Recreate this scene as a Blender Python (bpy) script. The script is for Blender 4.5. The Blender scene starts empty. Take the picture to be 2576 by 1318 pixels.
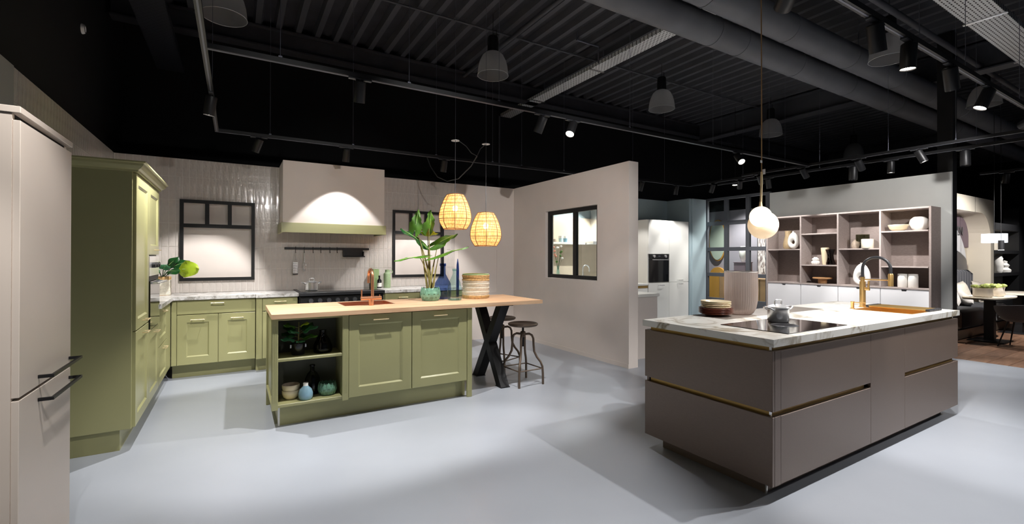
import bpy, bmesh, math, random
from mathutils import Vector, Matrix, Quaternion
random.seed(7)
SC = bpy.context.scene
COL = SC.collection
PI = math.pi

# ------------------------------------------------------------------ camera
YAW, PITCH, ROLL, CAMH = math.radians(30.9247), math.radians(.2145), math.radians(.1335), 1.3766
cF = Vector((math.sin(YAW), math.cos(YAW), 0)); cR = Vector((math.cos(YAW), -math.sin(YAW), 0)); cU = Vector((0, 0, 1))
F2 = cF*math.cos(PITCH) + cU*math.sin(PITCH); U2 = cU*math.cos(PITCH) - cF*math.sin(PITCH)
R3 = cR*math.cos(ROLL) + U2*math.sin(ROLL); U3 = U2*math.cos(ROLL) - cR*math.sin(ROLL)
cam = bpy.data.cameras.new('camera'); camo = bpy.data.objects.new('camera', cam); COL.objects.link(camo)
cam.sensor_width = 36; cam.lens = 36*1159.9124/2576; cam.shift_y = -16.85/2576
cam.clip_start = .05; cam.clip_end = 100
camo.matrix_world = Matrix(((R3.x, U3.x, -F2.x, 0), (R3.y, U3.y, -F2.y, 0), (R3.z, U3.z, -F2.z, CAMH), (0, 0, 0, 1)))
SC.camera = camo

# ------------------------------------------------------------------ world + view
w = bpy.data.worlds.new('hall_dark'); SC.world = w; w.use_nodes = True
bgn = w.node_tree.nodes['Background']; bgn.inputs[0].default_value = (.72, .82, 1, 1); bgn.inputs[1].default_value = .05
SC.view_settings.view_transform = 'Standard'; SC.view_settings.look = 'None'
SC.view_settings.gamma = 1; SC.view_settings.use_curve_mapping = False
SC.view_settings.exposure = 0.0
POWER = .5                     # common dimmer for every track spotlight
LIGHT_COL = (1.0, .975, .95)

# ------------------------------------------------------------------ mesh helpers
class MB:
    def __init__(s): s.bm = bmesh.new()
    def _q(s, vs, f): s.bm.faces.new([vs[i] for i in f])
    def box(s, x0, x1, y0, y1, z0, z1, bev=0):
        if x0 > x1: x0, x1 = x1, x0
        if y0 > y1: y0, y1 = y1, y0
        if z0 > z1: z0, z1 = z1, z0
        v = [s.bm.verts.new(p) for p in ((x0,y0,z0),(x1,y0,z0),(x1,y1,z0),(x0,y1,z0),(x0,y0,z1),(x1,y0,z1),(x1,y1,z1),(x0,y1,z1))]
        fs = [s.bm.faces.new([v[i] for i in f]) for f in ((3,2,1,0),(4,5,6,7),(0,1,5,4),(1,2,6,5),(2,3,7,6),(3,0,4,7))]
        if bev:
            es = list({e for f in fs for e in f.edges})
            bmesh.ops.bevel(s.bm, geom=es, offset=bev, segments=1, affect='EDGES', profile=.5)
        return s
    def hexa(s, pts):
        v = [s.bm.verts.new(p) for p in pts]
        for f in ((3,2,1,0),(4,5,6,7),(0,1,5,4),(1,2,6,5),(2,3,7,6),(3,0,4,7)): s._q(v, f)
        return s
    def tube(s, pts, r, n=8, closed=False, caps=True):
        P = [Vector(p) for p in pts]; m = len(P)
        rr = r if isinstance(r, (list, tuple)) else [r]*m
        T = []
        for i in range(m):
            a = P[(i-1) % m] if (closed or i > 0) else P[i]; b = P[(i+1) % m] if (closed or i < m-1) else P[i]
            t = (b-a); T.append(t.normalized() if t.length > 1e-9 else Vector((0,0,1)))
        u = T[0].orthogonal().normalized(); rings = []
        for i in range(m):
            u = (u - T[i]*u.dot(T[i]))
            u = u.normalized() if u.length > 1e-6 else T[i].orthogonal().normalized()
            wv = T[i].cross(u)
            rings.append([s.bm.verts.new(P[i] + (u*math.cos(2*PI*k/n) + wv*math.sin(2*PI*k/n))*rr[i]) for k in range(n)])
        for i in range(m if closed else m-1):
            a, b = rings[i], rings[(i+1) % m]
            for k in range(n): s.bm.faces.new((a[k], a[(k+1) % n], b[(k+1) % n], b[k]))
        if caps and not closed:
            s.bm.faces.new(rings[0][::-1]); s.bm.faces.new(rings[-1])
        return s
    def cyl(s, p0, p1, r, n=16, r1=None): return s.tube([p0, p1], [r, r if r1 is None else r1], n)
    def lathe(s, prof, c=(0,0,0), n=28, fn=None):
        rings = []
        for (r, z) in prof:
            if r < 1e-6: rings.append([s.bm.verts.new((c[0], c[1], c[2]+z))])
            else:
                ring = []
                for k in range(n):
                    a = 2*PI*k/n; q = r*(fn(a, z) if fn else 1)
                    ring.append(s.bm.verts.new((c[0]+q*math.cos(a), c[1]+q*math.sin(a), c[2]+z)))
                rings.append(ring)
        for a, b in zip(rings[:-1], rings[1:]):
            for k in range(n):
                k2 = (k+1) % n
                if len(a) == 1 and len(b) == 1: continue
                if len(a) == 1: s.bm.faces.new((a[0], b[k2], b[k]))
                elif len(b) == 1: s.bm.faces.new((a[k], a[k2], b[0]))
                else: s.bm.faces.new((a[k], a[k2], b[k2], b[k]))
        return s
    def prism(s, poly, ax, a, b):
        def P(q, t): return {'x': (t, q[0], q[1]), 'y': (q[0], t, q[1]), 'z': (q[0], q[1], t)}[ax]
        A = [s.bm.verts.new(P(q, a)) for q in poly]; B = [s.bm.verts.new(P(q, b)) for q in poly]; n = len(poly)
        s.bm.faces.new(A[::-1]); s.bm.faces.new(B)
        for i in range(n): s.bm.faces.new((A[i], A[(i+1) % n], B[(i+1) % n], B[i]))
        return s
    def ell(s, c, r, nu=16, nv=10):
        prof = [(math.sin(PI*i/nv), -math.cos(PI*i/nv)) for i in range(nv+1)]
        st = len(s.bm.verts); s.lathe([(0 if i in (0, nv) else p[0], p[1]) for i, p in enumerate(prof)], (0,0,0), nu)
        s.bm.verts.ensure_lookup_table()
        for v in s.bm.verts[st:]: v.co = Vector((c[0]+v.co.x*r[0], c[1]+v.co.y*r[1], c[2]+v.co.z*r[2]))
        return s
    def grid(s, fn, nu, nv):
        V = [[s.bm.verts.new(fn(i/nu, j/nv)) for j in range(nv+1)] for i in range(nu+1)]
        for i in range(nu):
            for j in range(nv): s.bm.faces.new((V[i][j], V[i+1][j], V[i+1][j+1], V[i][j+1]))
        return s
    def mesh(s, name, smooth=None):
        bmesh.ops.remove_doubles(s.bm, verts=s.bm.verts, dist=1e-6)
        bmesh.ops.recalc_face_normals(s.bm, faces=s.bm.faces)
        me = bpy.data.meshes.new(name); s.bm.to_mesh(me); s.bm.free()
        if smooth is not None:
            me.shade_smooth(); me.set_sharp_from_angle(angle=math.radians(smooth))
        return me
    def build(s, name, mat, parent=None, smooth=None):
        if parent is not None: off = WL[parent.name]
        else:
            xs = [v.co for v in s.bm.verts]
            off = Vector(((min(c.x for c in xs)+max(c.x for c in xs))/2, (min(c.y for c in xs)+max(c.y for c in xs))/2, min(c.z for c in xs)))
        for v in s.bm.verts: v.co -= off
        me = s.mesh(name, smooth); me.materials.append(M[mat])
        o = bpy.data.objects.new(name, me); COL.objects.link(o)
        if parent is not None: o.parent = parent
        else: o.location = off
        WL[o.name] = off.copy()
        return o
WL = {}; M = {}

def tag(o, label=None, cat=None, group=None, kind=None):
    if label: o['label'] = label
    if cat: o['category'] = cat
    if group: o['group'] = group
    if kind: o['kind'] = kind
    return o
def thing(name, label, cat, loc=(0,0,0), group=None):
    o = bpy.data.objects.new(name, None); COL.objects.link(o); o.empty_display_size = .05
    o.location = loc; WL[o.name] = Vector(loc)
    return tag(o, label, cat, group)
def struct(o): o['kind'] = 'structure'; return o
def copy_tree(o, loc=None, rotz=None, parent=None, label=None, group=None):
    c = o.copy(); COL.objects.link(c)
    if parent is not None: c.parent = parent
    if loc is not None: c.location = loc
    if rotz is not None: c.rotation_euler = (0, 0, rotz)
    if label: c['label'] = label
    if group: c['group'] = group
    for ch in o.children: copy_tree(ch, parent=c)
    WL[c.name] = Vector(c.location) if parent is None else WL.get(o.name, Vector((0,0,0)))
    return c
def inst(name, me, loc, parent=None, rot=None, scale=None):
    o = bpy.data.objects.new(name, me); COL.objects.link(o)
    if parent is not None: o.parent = parent; loc = Vector(loc) - WL[parent.name]
    o.location = loc
    if rot is not None: o.rotation_euler = rot
    if scale is not None: o.scale = scale
    return o
def arc(c, r, a0, a1, n, ax=('x','z')):
    I = {'x': 0, 'y': 1, 'z': 2}; out = []
    for i in range(n+1):
        a = a0 + (a1-a0)*i/n; p = list(c); p[I[ax[0]]] += r*math.cos(a); p[I[ax[1]]] += r*math.sin(a); out.append(tuple(p))
    return out

# ------------------------------------------------------------------ materials
def lin(h):
    if isinstance(h, str):
        h = [int(h[i:i+2], 16)/255 for i in (0, 2, 4)]
    return tuple((c/12.92 if c <= .04045 else ((c+.055)/1.055)**2.4) for c in h) + (1,)
def nd(nt, t, **k):
    n = nt.nodes.new(t)
    for a, b in k.items():
        if a in ('inp',):
            for i, v in b.items(): n.inputs[i].default_value = v
        else: setattr(n, a, b)
    return n
def pm(name, col, rough=.5, metal=0, noise=None, bump=None, coat=0, trans=0, ior=1.45, emis=None, alpha=1, spec=.5, sheen=0, stretch=(1,1,1), col2=None):
    m = bpy.data.materials.new(name); m.use_nodes = True; nt = m.node_tree; b = nt.nodes['Principled BSDF']
    b.inputs['Base Color'].default_value = lin(col); b.inputs['Roughness'].default_value = rough; b.inputs['Metallic'].default_value = metal
    b.inputs['IOR'].default_value = ior; b.inputs['Transmission Weight'].default_value = trans; b.inputs['Coat Weight'].default_value = coat
    b.inputs['Coat Roughness'].default_value = .08; b.inputs['Alpha'].default_value = alpha; b.inputs['Specular IOR Level'].default_value = spec
    b.inputs['Sheen Weight'].default_value = sheen
    if emis: b.inputs['Emission Color'].default_value = lin(emis[0]); b.inputs['Emission Strength'].default_value = emis[1]
    tc = nd(nt, 'ShaderNodeTexCoord'); mp = nd(nt, 'ShaderNodeMapping'); mp.inputs['Scale'].default_value = stretch
    nt.links.new(tc.outputs['Object'], mp.inputs[0])
    if noise:
        n = nd(nt, 'ShaderNodeTexNoise', inp={'Scale': noise[0], 'Detail': 5}); nt.links.new(mp.outputs[0], n.inputs[0])
        r = nd(nt, 'ShaderNodeValToRGB'); c = lin(col); d = lin(col2) if col2 else None; a = noise[1]
        r.color_ramp.elements[0].position = .3; r.color_ramp.elements[1].position = .7
        r.color_ramp.elements[0].color = tuple(max(0, x*(1-a)) for x in c[:3]) + (1,)
        r.color_ramp.elements[1].color = d if d else tuple(min(1, x*(1+a)) for x in c[:3]) + (1,)
        nt.links.new(n.outputs[0], r.inputs[0]); nt.links.new(r.outputs[0], b.inputs['Base Color'])
    if bump:
        n = nd(nt, 'ShaderNodeTexNoise', inp={'Scale': bump[0], 'Detail': 4}); nt.links.new(mp.outputs[0], n.inputs[0])
        bp = nd(nt, 'ShaderNodeBump', inp={'Strength': bump[1], 'Distance': bump[2] if len(bump) > 2 else .002})
        nt.links.new(n.outputs[0], bp.inputs['Height']); nt.links.new(bp.outputs[0], b.inputs['Normal'])
    M[name] = m; return m
def node_mat(name):
    m = pm(name, '808080'); nt = m.node_tree; return m, nt, nt.nodes['Principled BSDF'], [n for n in nt.nodes if n.type == 'MAPPING'][0]

pm('floor', 'A4A9B2', .3, noise=(1.2, .05), bump=(220, .03, .001), spec=.45)
pm('wall_beige', 'E4DAD3', .65, noise=(3, .025), bump=(90, .08, .001))
pm('wall_cool', 'C8C9C6', .7, noise=(3, .03))
pm('wall_blue', 'A9BAC0', .6, noise=(2, .03))
pm('wall_grey', '8F8F8B', .7, noise=(2, .03))
pm('black_paint', '121214', .85, noise=(2, .15))
pm('deck_dark', '323238', .75, noise=(4, .2))
pm('steel_dark', '4C4D53', .6, noise=(3, .12))
pm('duct', '6E7076', .55, noise=(2.5, .12))
pm('grout', 'E4E0DA', .8)
pm('tile', 'CDC5BF', .13, noise=(14, .07), bump=(30, .5, .006), coat=.3)
pm('green', 'A09E72', .33, noise=(2, .02), bump=(300, .02, .0005))
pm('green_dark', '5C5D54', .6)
pm('greige', 'C7BBB0', .42, noise=(2, .02))
pm('black', '141416', .5)
pm('black_metal', '1C1C1E', .42, metal=.3)
pm('black_gloss', '0A0A0C', .06, coat=.5)
pm('charcoal', '2E2F33', .4)
pm('gap', '0C0C0C', .9)
pm('brass', 'EFD9AE', .34, metal=.75)
pm('gold', 'DDB777', .3, metal=.85, bump=(200, .03, .0005))
pm('gold_dull', 'B8975A', .45, metal=.55)
pm('copper', 'DFA27E', .28, metal=.9)
pm('copper_dark', '6E3418', .4, metal=.9)
pm('steel', 'EAEAEB', .27, metal=.76, bump=(300, .02, .0004), stretch=(1, 1, 12))
pm('chrome', 'E6E6E8', .2, metal=.75)
pm('bronze', '6C5D50', .42, metal=.55, noise=(3, .06))
pm('lacquer', '7A6A60', .38, metal=.25, noise=(500, .06), stretch=(.12, .12, 1), spec=.5)
pm('lacquer_in', '1A1714', .7)
pm('white_lac', 'EDECE6', .4)
pm('white_matt', 'EEEDEF', .55)
pm('white_cer', 'F1EEE8', .35)
pm('cream_cer', 'E8D9B8', .22, coat=.3)
pm('brown_cer', '6B3A2C', .18, coat=.5)
pm('stone_cer', 'A9998A', .75, noise=(30, .15), bump=(60, .4, .004))
pm('tan_cer', 'C3AB86', .7, noise=(25, .12), bump=(50, .3, .003))
pm('linen_dark', '8E817C', .85, noise=(160, .22), stretch=(.2, .2, 2.5))
pm('linen_mid', 'A89B96', .8, noise=(160, .18), stretch=(.2, .2, 2.5))
pm('wood_small', 'B98B5E', .6, noise=(30, .25), stretch=(1, 1, 8))
pm('leaf', '456F1E', .46, noise=(14, .3), spec=.5)
pm('leaf_lime', '9DB52B', .42, noise=(10, .2))
pm('leaf_dark', '1E4A22', .32, noise=(12, .3))
pm('leaf_stripe', '3F7F58', .35, noise=(12, .3))
pm('leaf_vein', 'B8D98A', .45)
pm('stalk', '7C7440', .6, noise=(60, .35), stretch=(1, 1, .3))
pm('soil', '2A2018', .95)
pm('lotus', '6E9A84', .22, noise=(18, .35), coat=.5)
pm('bluevase', '7FA3B4', .3, noise=(8, .25), coat=.4)
pm('bluecup', 'B9D3DA', .5)
pm('flower_pink', 'D98A78', .7)
pm('frame_grey', '55575D', .5)
pm('rattan', '7A5A38', .7)
pm('jute', 'D3AE78', .85, noise=(60, .3))
pm('cotton', 'E6DFCF', .9, noise=(60, .12))
pm('rim_green', '9FB887', .7)
pm('oven_glass', '0B0C0F', .05, coat=.6)
pm('knob', '6A6C72', .35, metal=.6)
pm('sage_box', '9DB67F', .6)
pm('sage_cer', '9EB48C', .5, noise=(40, .08))
pm('bottle_black', '18181B', .2, coat=.3)
pm('paper', 'ECE9E2', .8)
pm('fabric_grey', '4A4A4F', .95, noise=(90, .15), sheen=.3)
pm('fabric_dark', '26262A', .95, noise=(90, .15), sheen=.2)
pm('fabric_taupe', '6C5F52', .9, noise=(90, .15))
pm('cushion', 'B9B5B0', .95, noise=(70, .1))
pm('cushion_cream', 'D8CFC0', .95, noise=(70, .1))
pm('cream_wall', 'D9CFBE', .7, noise=(2, .03))
pm('mauve', '7E6C76', .6)
pm('purple_grey', 'A09AA4', .6)
pm('tan_panel', 'B08A62', .55, noise=(6, .08))
pm('gold_paint', 'C7923E', .5)
pm('splash', 'CFC0AC', .45, noise=(2.5, .12))
pm('plank_a', '8A6852', .5, noise=(7, .25), stretch=(.6, 6, 6))
pm('plank_b', '7A5B48', .5, noise=(7, .25), stretch=(.6, 6, 6))
pm('planter_white', 'E9DFD2', .45)
pm('succulent', '8FA04A', .6, noise=(25, .5), col2='B9C46A')
pm('cord', '9A7A55', .7)
pm('tag', 'E8E8EC', .6)
pm('wire', '6A6C78', .4, metal=.5)
pm('mirror', 'C9D6C6', .12, metal=.25)  # pale green paints in what the mirror reflects
# emitters: lamps and lamp shades that really glow
pm('lens_on', 'FFFFFF', .4, emis=('FFF4E4', 28))
pm('lens_off', '606066', .15, metal=.6)
pm('globe', 'FFF3E0', .3, emis=('FFD5A0', .52))
pm('globe_small', 'FFF6E8', .3, emis=('FFEACB', 1.5))
pm('bulb', 'FFFFFF', .3, emis=('FFD79A', 40))
pm('shade_lit', 'F2F6FF', .6, emis=('E4EEFF', 1.6))
pm('led_strip', 'FFE2B0', .5, emis=('FFCB80', 4))

def glass_mat(name, col, rough=.02, ior=1.45, thin=None):
    m = bpy.data.materials.new(name); m.use_nodes = True; nt = m.node_tree; nt.nodes.clear()
    out = nd(nt, 'ShaderNodeOutputMaterial'); tr = nd(nt, 'ShaderNodeBsdfTransparent'); gl = nd(nt, 'ShaderNodeBsdfGlossy'); mx = nd(nt, 'ShaderNodeMixShader')
    tr.inputs[0].default_value = lin(col); gl.inputs['Roughness'].default_value = rough
    lw = nd(nt, 'ShaderNodeLayerWeight', inp={'Blend': .5}); pw = nd(nt, 'ShaderNodeMath', operation='POWER', inp={1: 4.0}); ma = nd(nt, 'ShaderNodeMath', operation='MULTIPLY_ADD', inp={1: .55, 2: (ior-1)**2/(ior+1)**2})
    nt.links.new(lw.outputs['Facing'], pw.inputs[0]); nt.links.new(pw.outputs[0], ma.inputs[0]); nt.links.new(ma.outputs[0], mx.inputs[0])
    nt.links.new(tr.outputs[0], mx.inputs[1]); nt.links.new(gl.outputs[0], mx.inputs[2])
    if thin:    # part of the light is scattered by the ribbed / tinted wall
        df = nd(nt, 'ShaderNodeBsdfTranslucent'); d2 = nd(nt, 'ShaderNodeBsdfDiffuse'); a = nd(nt, 'ShaderNodeAddShader'); m2 = nd(nt, 'ShaderNodeMixShader')
        df.inputs[0].default_value = lin(thin[0]); d2.inputs[0].default_value = lin(thin[0]); m2.inputs[0].default_value = thin[1]
        ad = nd(nt, 'ShaderNodeMixShader', inp={0: .5}); nt.links.new(df.outputs[0], ad.inputs[1]); nt.links.new(d2.outputs[0], ad.inputs[2])
        nt.links.new(mx.outputs[0], m2.inputs[1]); nt.links.new(ad.outputs[0], m2.inputs[2]); nt.links.new(m2.outputs[0], out.inputs[0])
    else: nt.links.new(mx.outputs[0], out.inputs[0])
    M[name] = m
pm('pane_rim', 'D0D0D2', .2, metal=.3)
glass_mat('pane', 'F4F8F6', .01, 1.3)
glass_mat('glass_blue', '9DB0D6', .03, 1.5)
glass_mat('glass_aqua', 'E2F2F0', .03, 1.5)
glass_mat('glass_smoke', '8A8A8C', .03, 1.5)
glass_mat('glass_green', '8A8C74', .03, 1.5)
glass_mat('glass_brown', '9A8074', .03, 1.6)
glass_mat('glass_clear', 'E8ECEE', .02, 1.5, ('F2F2F6', .3))
glass_mat('prismatic', 'C8C8CA', .25, 1.35, ('E0E0E2', .42))
glass_mat('vase_glass', 'DACFCA', .1, 1.5, ('D2C5BE', .38))

# wood, marble, quartz: colour patterns
m, nt, b, mp = node_mat('oak'); mp.inputs['Scale'].default_value = (.9, 14, 14)
n1 = nd(nt, 'ShaderNodeTexNoise', inp={'Scale': 2.2, 'Detail': 8, 'Distortion': .7}); r1 = nd(nt, 'ShaderNodeValToRGB')
r1.color_ramp.elements[0].position = .3; r1.color_ramp.elements[0].color = lin('C89C76'); r1.color_ramp.elements[1].position = .72; r1.color_ramp.elements[1].color = lin('E9C8A5')
nt.links.new(mp.outputs[0], n1.inputs[0]); nt.links.new(n1.outputs[0], r1.inputs[0]); nt.links.new(r1.outputs[0], b.inputs['Base Color']); b.inputs['Roughness'].default_value = .5

def stone(name, base, vein, sc, w1, rough, dist=1.6, loc=(0, 0, 0)):
    m, nt, b, mp = node_mat(name); mp.inputs['Location'].default_value = loc
    n1 = nd(nt, 'ShaderNodeTexNoise', inp={'Scale': sc, 'Detail': 6, 'Roughness': .55, 'Distortion': dist}); r1 = nd(nt, 'ShaderNodeValToRGB')
    cr = r1.color_ramp; cr.elements[0].position = .5-w1; cr.elements[0].color = lin(base); cr.elements[1].position = .5+w1; cr.elements[1].color = lin(base)
    e = cr.elements.new(.5); e.color = lin(vein)
    nt.links.new(mp.outputs[0], n1.inputs[0]); nt.links.new(n1.outputs[0], r1.inputs[0])
    n2 = nd(nt, 'ShaderNodeTexNoise', inp={'Scale': sc*.7, 'Detail': 3}); mr = nd(nt, 'ShaderNodeMapRange', inp={1: .40, 2: .56})
    mp2 = nd(nt, 'ShaderNodeMapping'); mp2.inputs['Location'].default_value = (3.1, 1.7, 4); nt.links.new(mp.outputs[0], mp2.inputs[0])
    nt.links.new(mp2.outputs[0], n2.inputs[0]); nt.links.new(n2.outputs[0], mr.inputs[0])
    mx = nd(nt, 'ShaderNodeMix', data_type='RGBA'); mx.inputs[6].default_value = lin(base)
    nt.links.new(mr.outputs[0], mx.inputs[0]); nt.links.new(r1.outputs[0], mx.inputs[7]); nt.links.new(mx.outputs[2], b.inputs['Base Color'])
    b.inputs['Roughness'].default_value = rough
stone('marble', 'E2E0DA', '978A74', 1.7, .038, .28, loc=(2.6, .9, .3))
stone('quartz', 'DAD8D6', '98938C', 16, .12, .28, .5)
stone('inset_stone', '6E665F', '7C746C', 9, .2, .45)

# woven lampshade: light really passes through it
m = bpy.data.materials.new('shade_weave'); m.use_nodes = True; nt = m.node_tree; nt.nodes.clear(); M['shade_weave'] = m
out = nd(nt, 'ShaderNodeOutputMaterial'); df = nd(nt, 'ShaderNodeBsdfDiffuse'); tl = nd(nt, 'ShaderNodeBsdfTranslucent'); mx = nd(nt, 'ShaderNodeMixShader', inp={0: .72})
tc = nd(nt, 'ShaderNodeTexCoord'); wv = nd(nt, 'ShaderNodeTexNoise', inp={'Scale': 90, 'Detail': 2}); mp = nd(nt, 'ShaderNodeMapping'); mp.inputs['Scale'].default_value = (1, 1, .12)
rp = nd(nt, 'ShaderNodeValToRGB'); rp.color_ramp.elements[0].position = .35; rp.color_ramp.elements[0].color = lin('D6A470'); rp.color_ramp.elements[1].position = .65; rp.color_ramp.elements[1].color = lin('F2D0A6')
nt.links.new(tc.outputs['Object'], mp.inputs[0]); nt.links.new(mp.outputs[0], wv.inputs[0]); nt.links.new(wv.outputs[0], rp.inputs[0])
tp = nd(nt, 'ShaderNodeBsdfTransparent'); m3 = nd(nt, 'ShaderNodeMixShader', inp={0: .08})
for s_ in (df, tl): nt.links.new(rp.outputs[0], s_.inputs[0])
nt.links.new(df.outputs[0], mx.inputs[1]); nt.links.new(tl.outputs[0], mx.inputs[2]); nt.links.new(mx.outputs[0], m3.inputs[1]); nt.links.new(tp.outputs[0], m3.inputs[2]); nt.links.new(m3.outputs[0], out.inputs[0])

# perforated cable tray sheet: rows of slots
def perforated(name, col, metal):
    m, nt, b, mp = node_mat(name); b.inputs['Metallic'].default_value = metal; b.inputs['Roughness'].default_value = .42
    br = nd(nt, 'ShaderNodeTexBrick', inp={'Scale': 1, 'Mortar Size': .011, 'Brick Width': .055, 'Row Height': .034, 'Mortar Smooth': 0})
    br.inputs['Color1'].default_value = (0, 0, 0, 1); br.inputs['Color2'].default_value = (0, 0, 0, 1); br.inputs['Mortar'].default_value = (1, 1, 1, 1)
    nt.links.new(mp.outputs[0], br.inputs[0]); mx = nd(nt, 'ShaderNodeMix', data_type='RGBA'); mx.inputs[6].default_value = lin('101012'); mx.inputs[7].default_value = lin(col)
    nt.links.new(br.outputs['Color'], mx.inputs[0]); nt.links.new(mx.outputs[2], b.inputs['Base Color'])
    return mp
perforated('tray_bright', 'E2E4E5', .2)
perforated('tray_dark', '2B2C33', .2)
# printed wall picture: grey and white folds of cloth
m, nt, b, mp = node_mat('print_picture'); wv = nd(nt, 'ShaderNodeTexNoise', inp={'Scale': 5.5, 'Distortion': 2.2, 'Detail': 3}); mp.inputs['Scale'].default_value = (1, 2.2, .7)
r1 = nd(nt, 'ShaderNodeValToRGB'); cr = r1.color_ramp; cr.elements[0].position = .36; cr.elements[1].position = .62; cr.elements[0].color = lin('3A3638'); cr.elements[1].color = lin('ECE6E6'); e = cr.elements.new(.45); e.color = lin('9E8E8C')
nt.links.new(mp.outputs[0], wv.inputs[0]); nt.links.new(wv.outputs[0], r1.inputs[0]); nt.links.new(r1.outputs[0], b.inputs['Base Color']); b.inputs['Roughness'].default_value = .4
# ================================================================== SETTING
def sbox(name, mat, *b, bev=0): return struct(MB().box(*b, bev=bev).build(name, mat))
fl = MB(); fl.box(-1.6, 8.47, -5, 8.4, -.1, 0); fl.box(8.47, 22, 4.72, 8.4, -.1, 0); struct(fl.build('floor', 'floor'))
fw = sbox('floor_wood', 'gap', 8.472, 22, -5, 4.718, -.1, -.012)
pl_me = []
for k, (L, mt) in enumerate(((1.2, 'plank_a'), (1.2, 'plank_b'), (.6, 'plank_a'))):
    me = MB().box(0, L-.004, 0, .196, 0, .012, bev=.002).mesh('plank'); me.materials.append(M[mt]); pl_me.append((L, me))
for r in range(16):
    x = 8.476
    if r % 2: inst('plank', pl_me[2][1], (x, .2+r*.2, -.012), fw); x += .6
    for k in range(5):
        inst('plank', pl_me[(k*2+r*3+k*r) % 2][1], (x, .2+r*.2, -.012), fw); x += 1.2

# --- tiled back wall with two niches
W1 = (-.588, .212, 1.073, 2.073); W2 = (2.03, 2.856, 1.065, 2.085); HW = 2.57
def holed(mb, x0, x1, z0, z1, holes, put):
    xs = sorted({x0, x1, *[h[0] for h in holes], *[h[1] for h in holes]})
    for a, b in zip(xs[:-1], xs[1:]):
        hs = [h for h in holes if h[0] <= a+1e-6 and h[1] >= b-1e-6]
        if not hs: put(mb, a, b, z0, z1)
        else:
            put(mb, a, b, z0, hs[0][2]); put(mb, a, b, hs[0][3], z1)
mb = MB(); holed(mb, -1.32, 3.049, 0, HW-.002, (W1, W2), lambda m, a, b, c, d: m.box(a, b, 6.908, 7.0, c, d))
mb.box(-1.32, 3.049, 7.0, 7.08, 0, HW-.002); wb = struct(mb.build('wall_back', 'grout'))
for i, W in enumerate((W1, W2)):   # plastered niche lining
    x0, x1, z0, z1 = W; n = MB(); n.box(x0, x1, 6.99, 7.0, z0, z1)
    n.box(x0, x0+.006, 6.93, 6.99, z0, z1); n.box(x1-.006, x1, 6.93, 6.99, z0, z1); n.box(x0, x1, 6.93, 6.99, z1-.006, z1); n.box(x0, x1, 6.93, 6.99, z0, z0+.006)
    n.build('niche_lining', 'wall_beige', wb)
sbox('wall_back_plain', 'wall_beige', 3.049, 4.33, 6.9, 7.08, 0, HW)
hd = MB()
for a in ((3.10, 3.84, 1.497, 1.507), (3.10, 3.84, .767, .777), (3.10, 3.11, .777, 1.497), (3.83, 3.84, .777, 1.497)): hd.box(a[0], a[1], 6.893, 6.9, a[2], a[3])
struct(hd.build('trim_1', 'wall_beige'))
for i, W in enumerate((W1, W2)):
    x0, x1, z0, z1 = W; f = .038; y0, y1 = 6.885, 6.935
    wn = MB().box(x0, x0+f, y0, y1, z0, z1).box(x1-f, x1, y0, y1, z0, z1).box(x0+f, x1-f, y0, y1, z1-f, z1).box(x0+f, x1-f, y0, y1, z0, z0+f).build('window_%d' % (i+1), 'black')
    struct(wn); tz = z0+.66; MB().box(x0+f, x1-f, y0+.003, y1, tz, tz+.045).build('transom', 'black', wn)
    for k in (1, 2):
        xm = x0+f+(x1-x0-2*f)*k/3; MB().box(xm-.022, xm+.022, y0+.004, y1, tz+.045, z1-f).build('mullion', 'black', wn)

TW, TH = .0681, .2842; ROWS = [.927+TH*i for i in range(6)] + [HW]
def tile_mesh(w, h, seed):
    rnd = random.Random(seed); q = MB(); nx, nz = 2, 4; d = .0052
    V = [[None]*(nz+1) for _ in range(nx+1)]
    for i in range(nx+1):
        for j in range(nz+1):
            e = i in (0, nx) or j in (0, nz)
            V[i][j] = q.bm.verts.new((w*i/nx, -(d-.0012 if e else d)+rnd.uniform(-.0007, .0007), h*j/nz))
    for i in range(nx):
        for j in range(nz): q.bm.faces.new((V[i][j], V[i+1][j], V[i+1][j+1], V[i][j+1]))
    ring = [V[i][0] for i in range(nx+1)] + [V[nx][j] for j in range(1, nz+1)] + [V[i][nz] for i in range(nx-1, -1, -1)] + [V[0][j] for j in range(nz-1, 0, -1)]
    back = [q.bm.verts.new((v.co.x, 0, v.co.z)) for v in ring]
    for i in range(len(ring)): k = (i+1) % len(ring); q.bm.faces.new((ring[k], ring[i], back[i], back[k]))
    me = q.mesh('tile', 40); me.materials.append(M['tile']); return me
TILE = [tile_mesh(TW-.0046, TH-.0046, s) for s in range(10)]; TCACHE = {}
def put_tile(x0, x1, z0, z1, par, rot=None):
    w_, h_ = x1-x0-.0046, z1-z0-.0046
    if w_ < .006 or h_ < .006: return
    full = abs(w_-(TW-.0046)) < 1e-4 and abs(h_-(TH-.0046)) < 1e-4
    if full: me = random.choice(TILE)
    else:
        key = (round(w_, 3), round(h_, 3)); me = TCACHE.get(key) or TCACHE.setdefault(key, tile_mesh(w_, h_, hash(key) % 999))
    if par is wb: inst('tile', me, (x0+.0023, 6.908, z0+.0023), par, rot=(random.uniform(-.004, .004), 0, random.uniform(-.008, .008)))
    else: inst('tile', me, (-1.209, x0+.0023, z0+.0023), par, rot=(0, random.uniform(-.004, .004), PI/2))
HOODX = (.5, 1.75, 1.70)
ncol = int((3.049+1.2)/TW)
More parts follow.
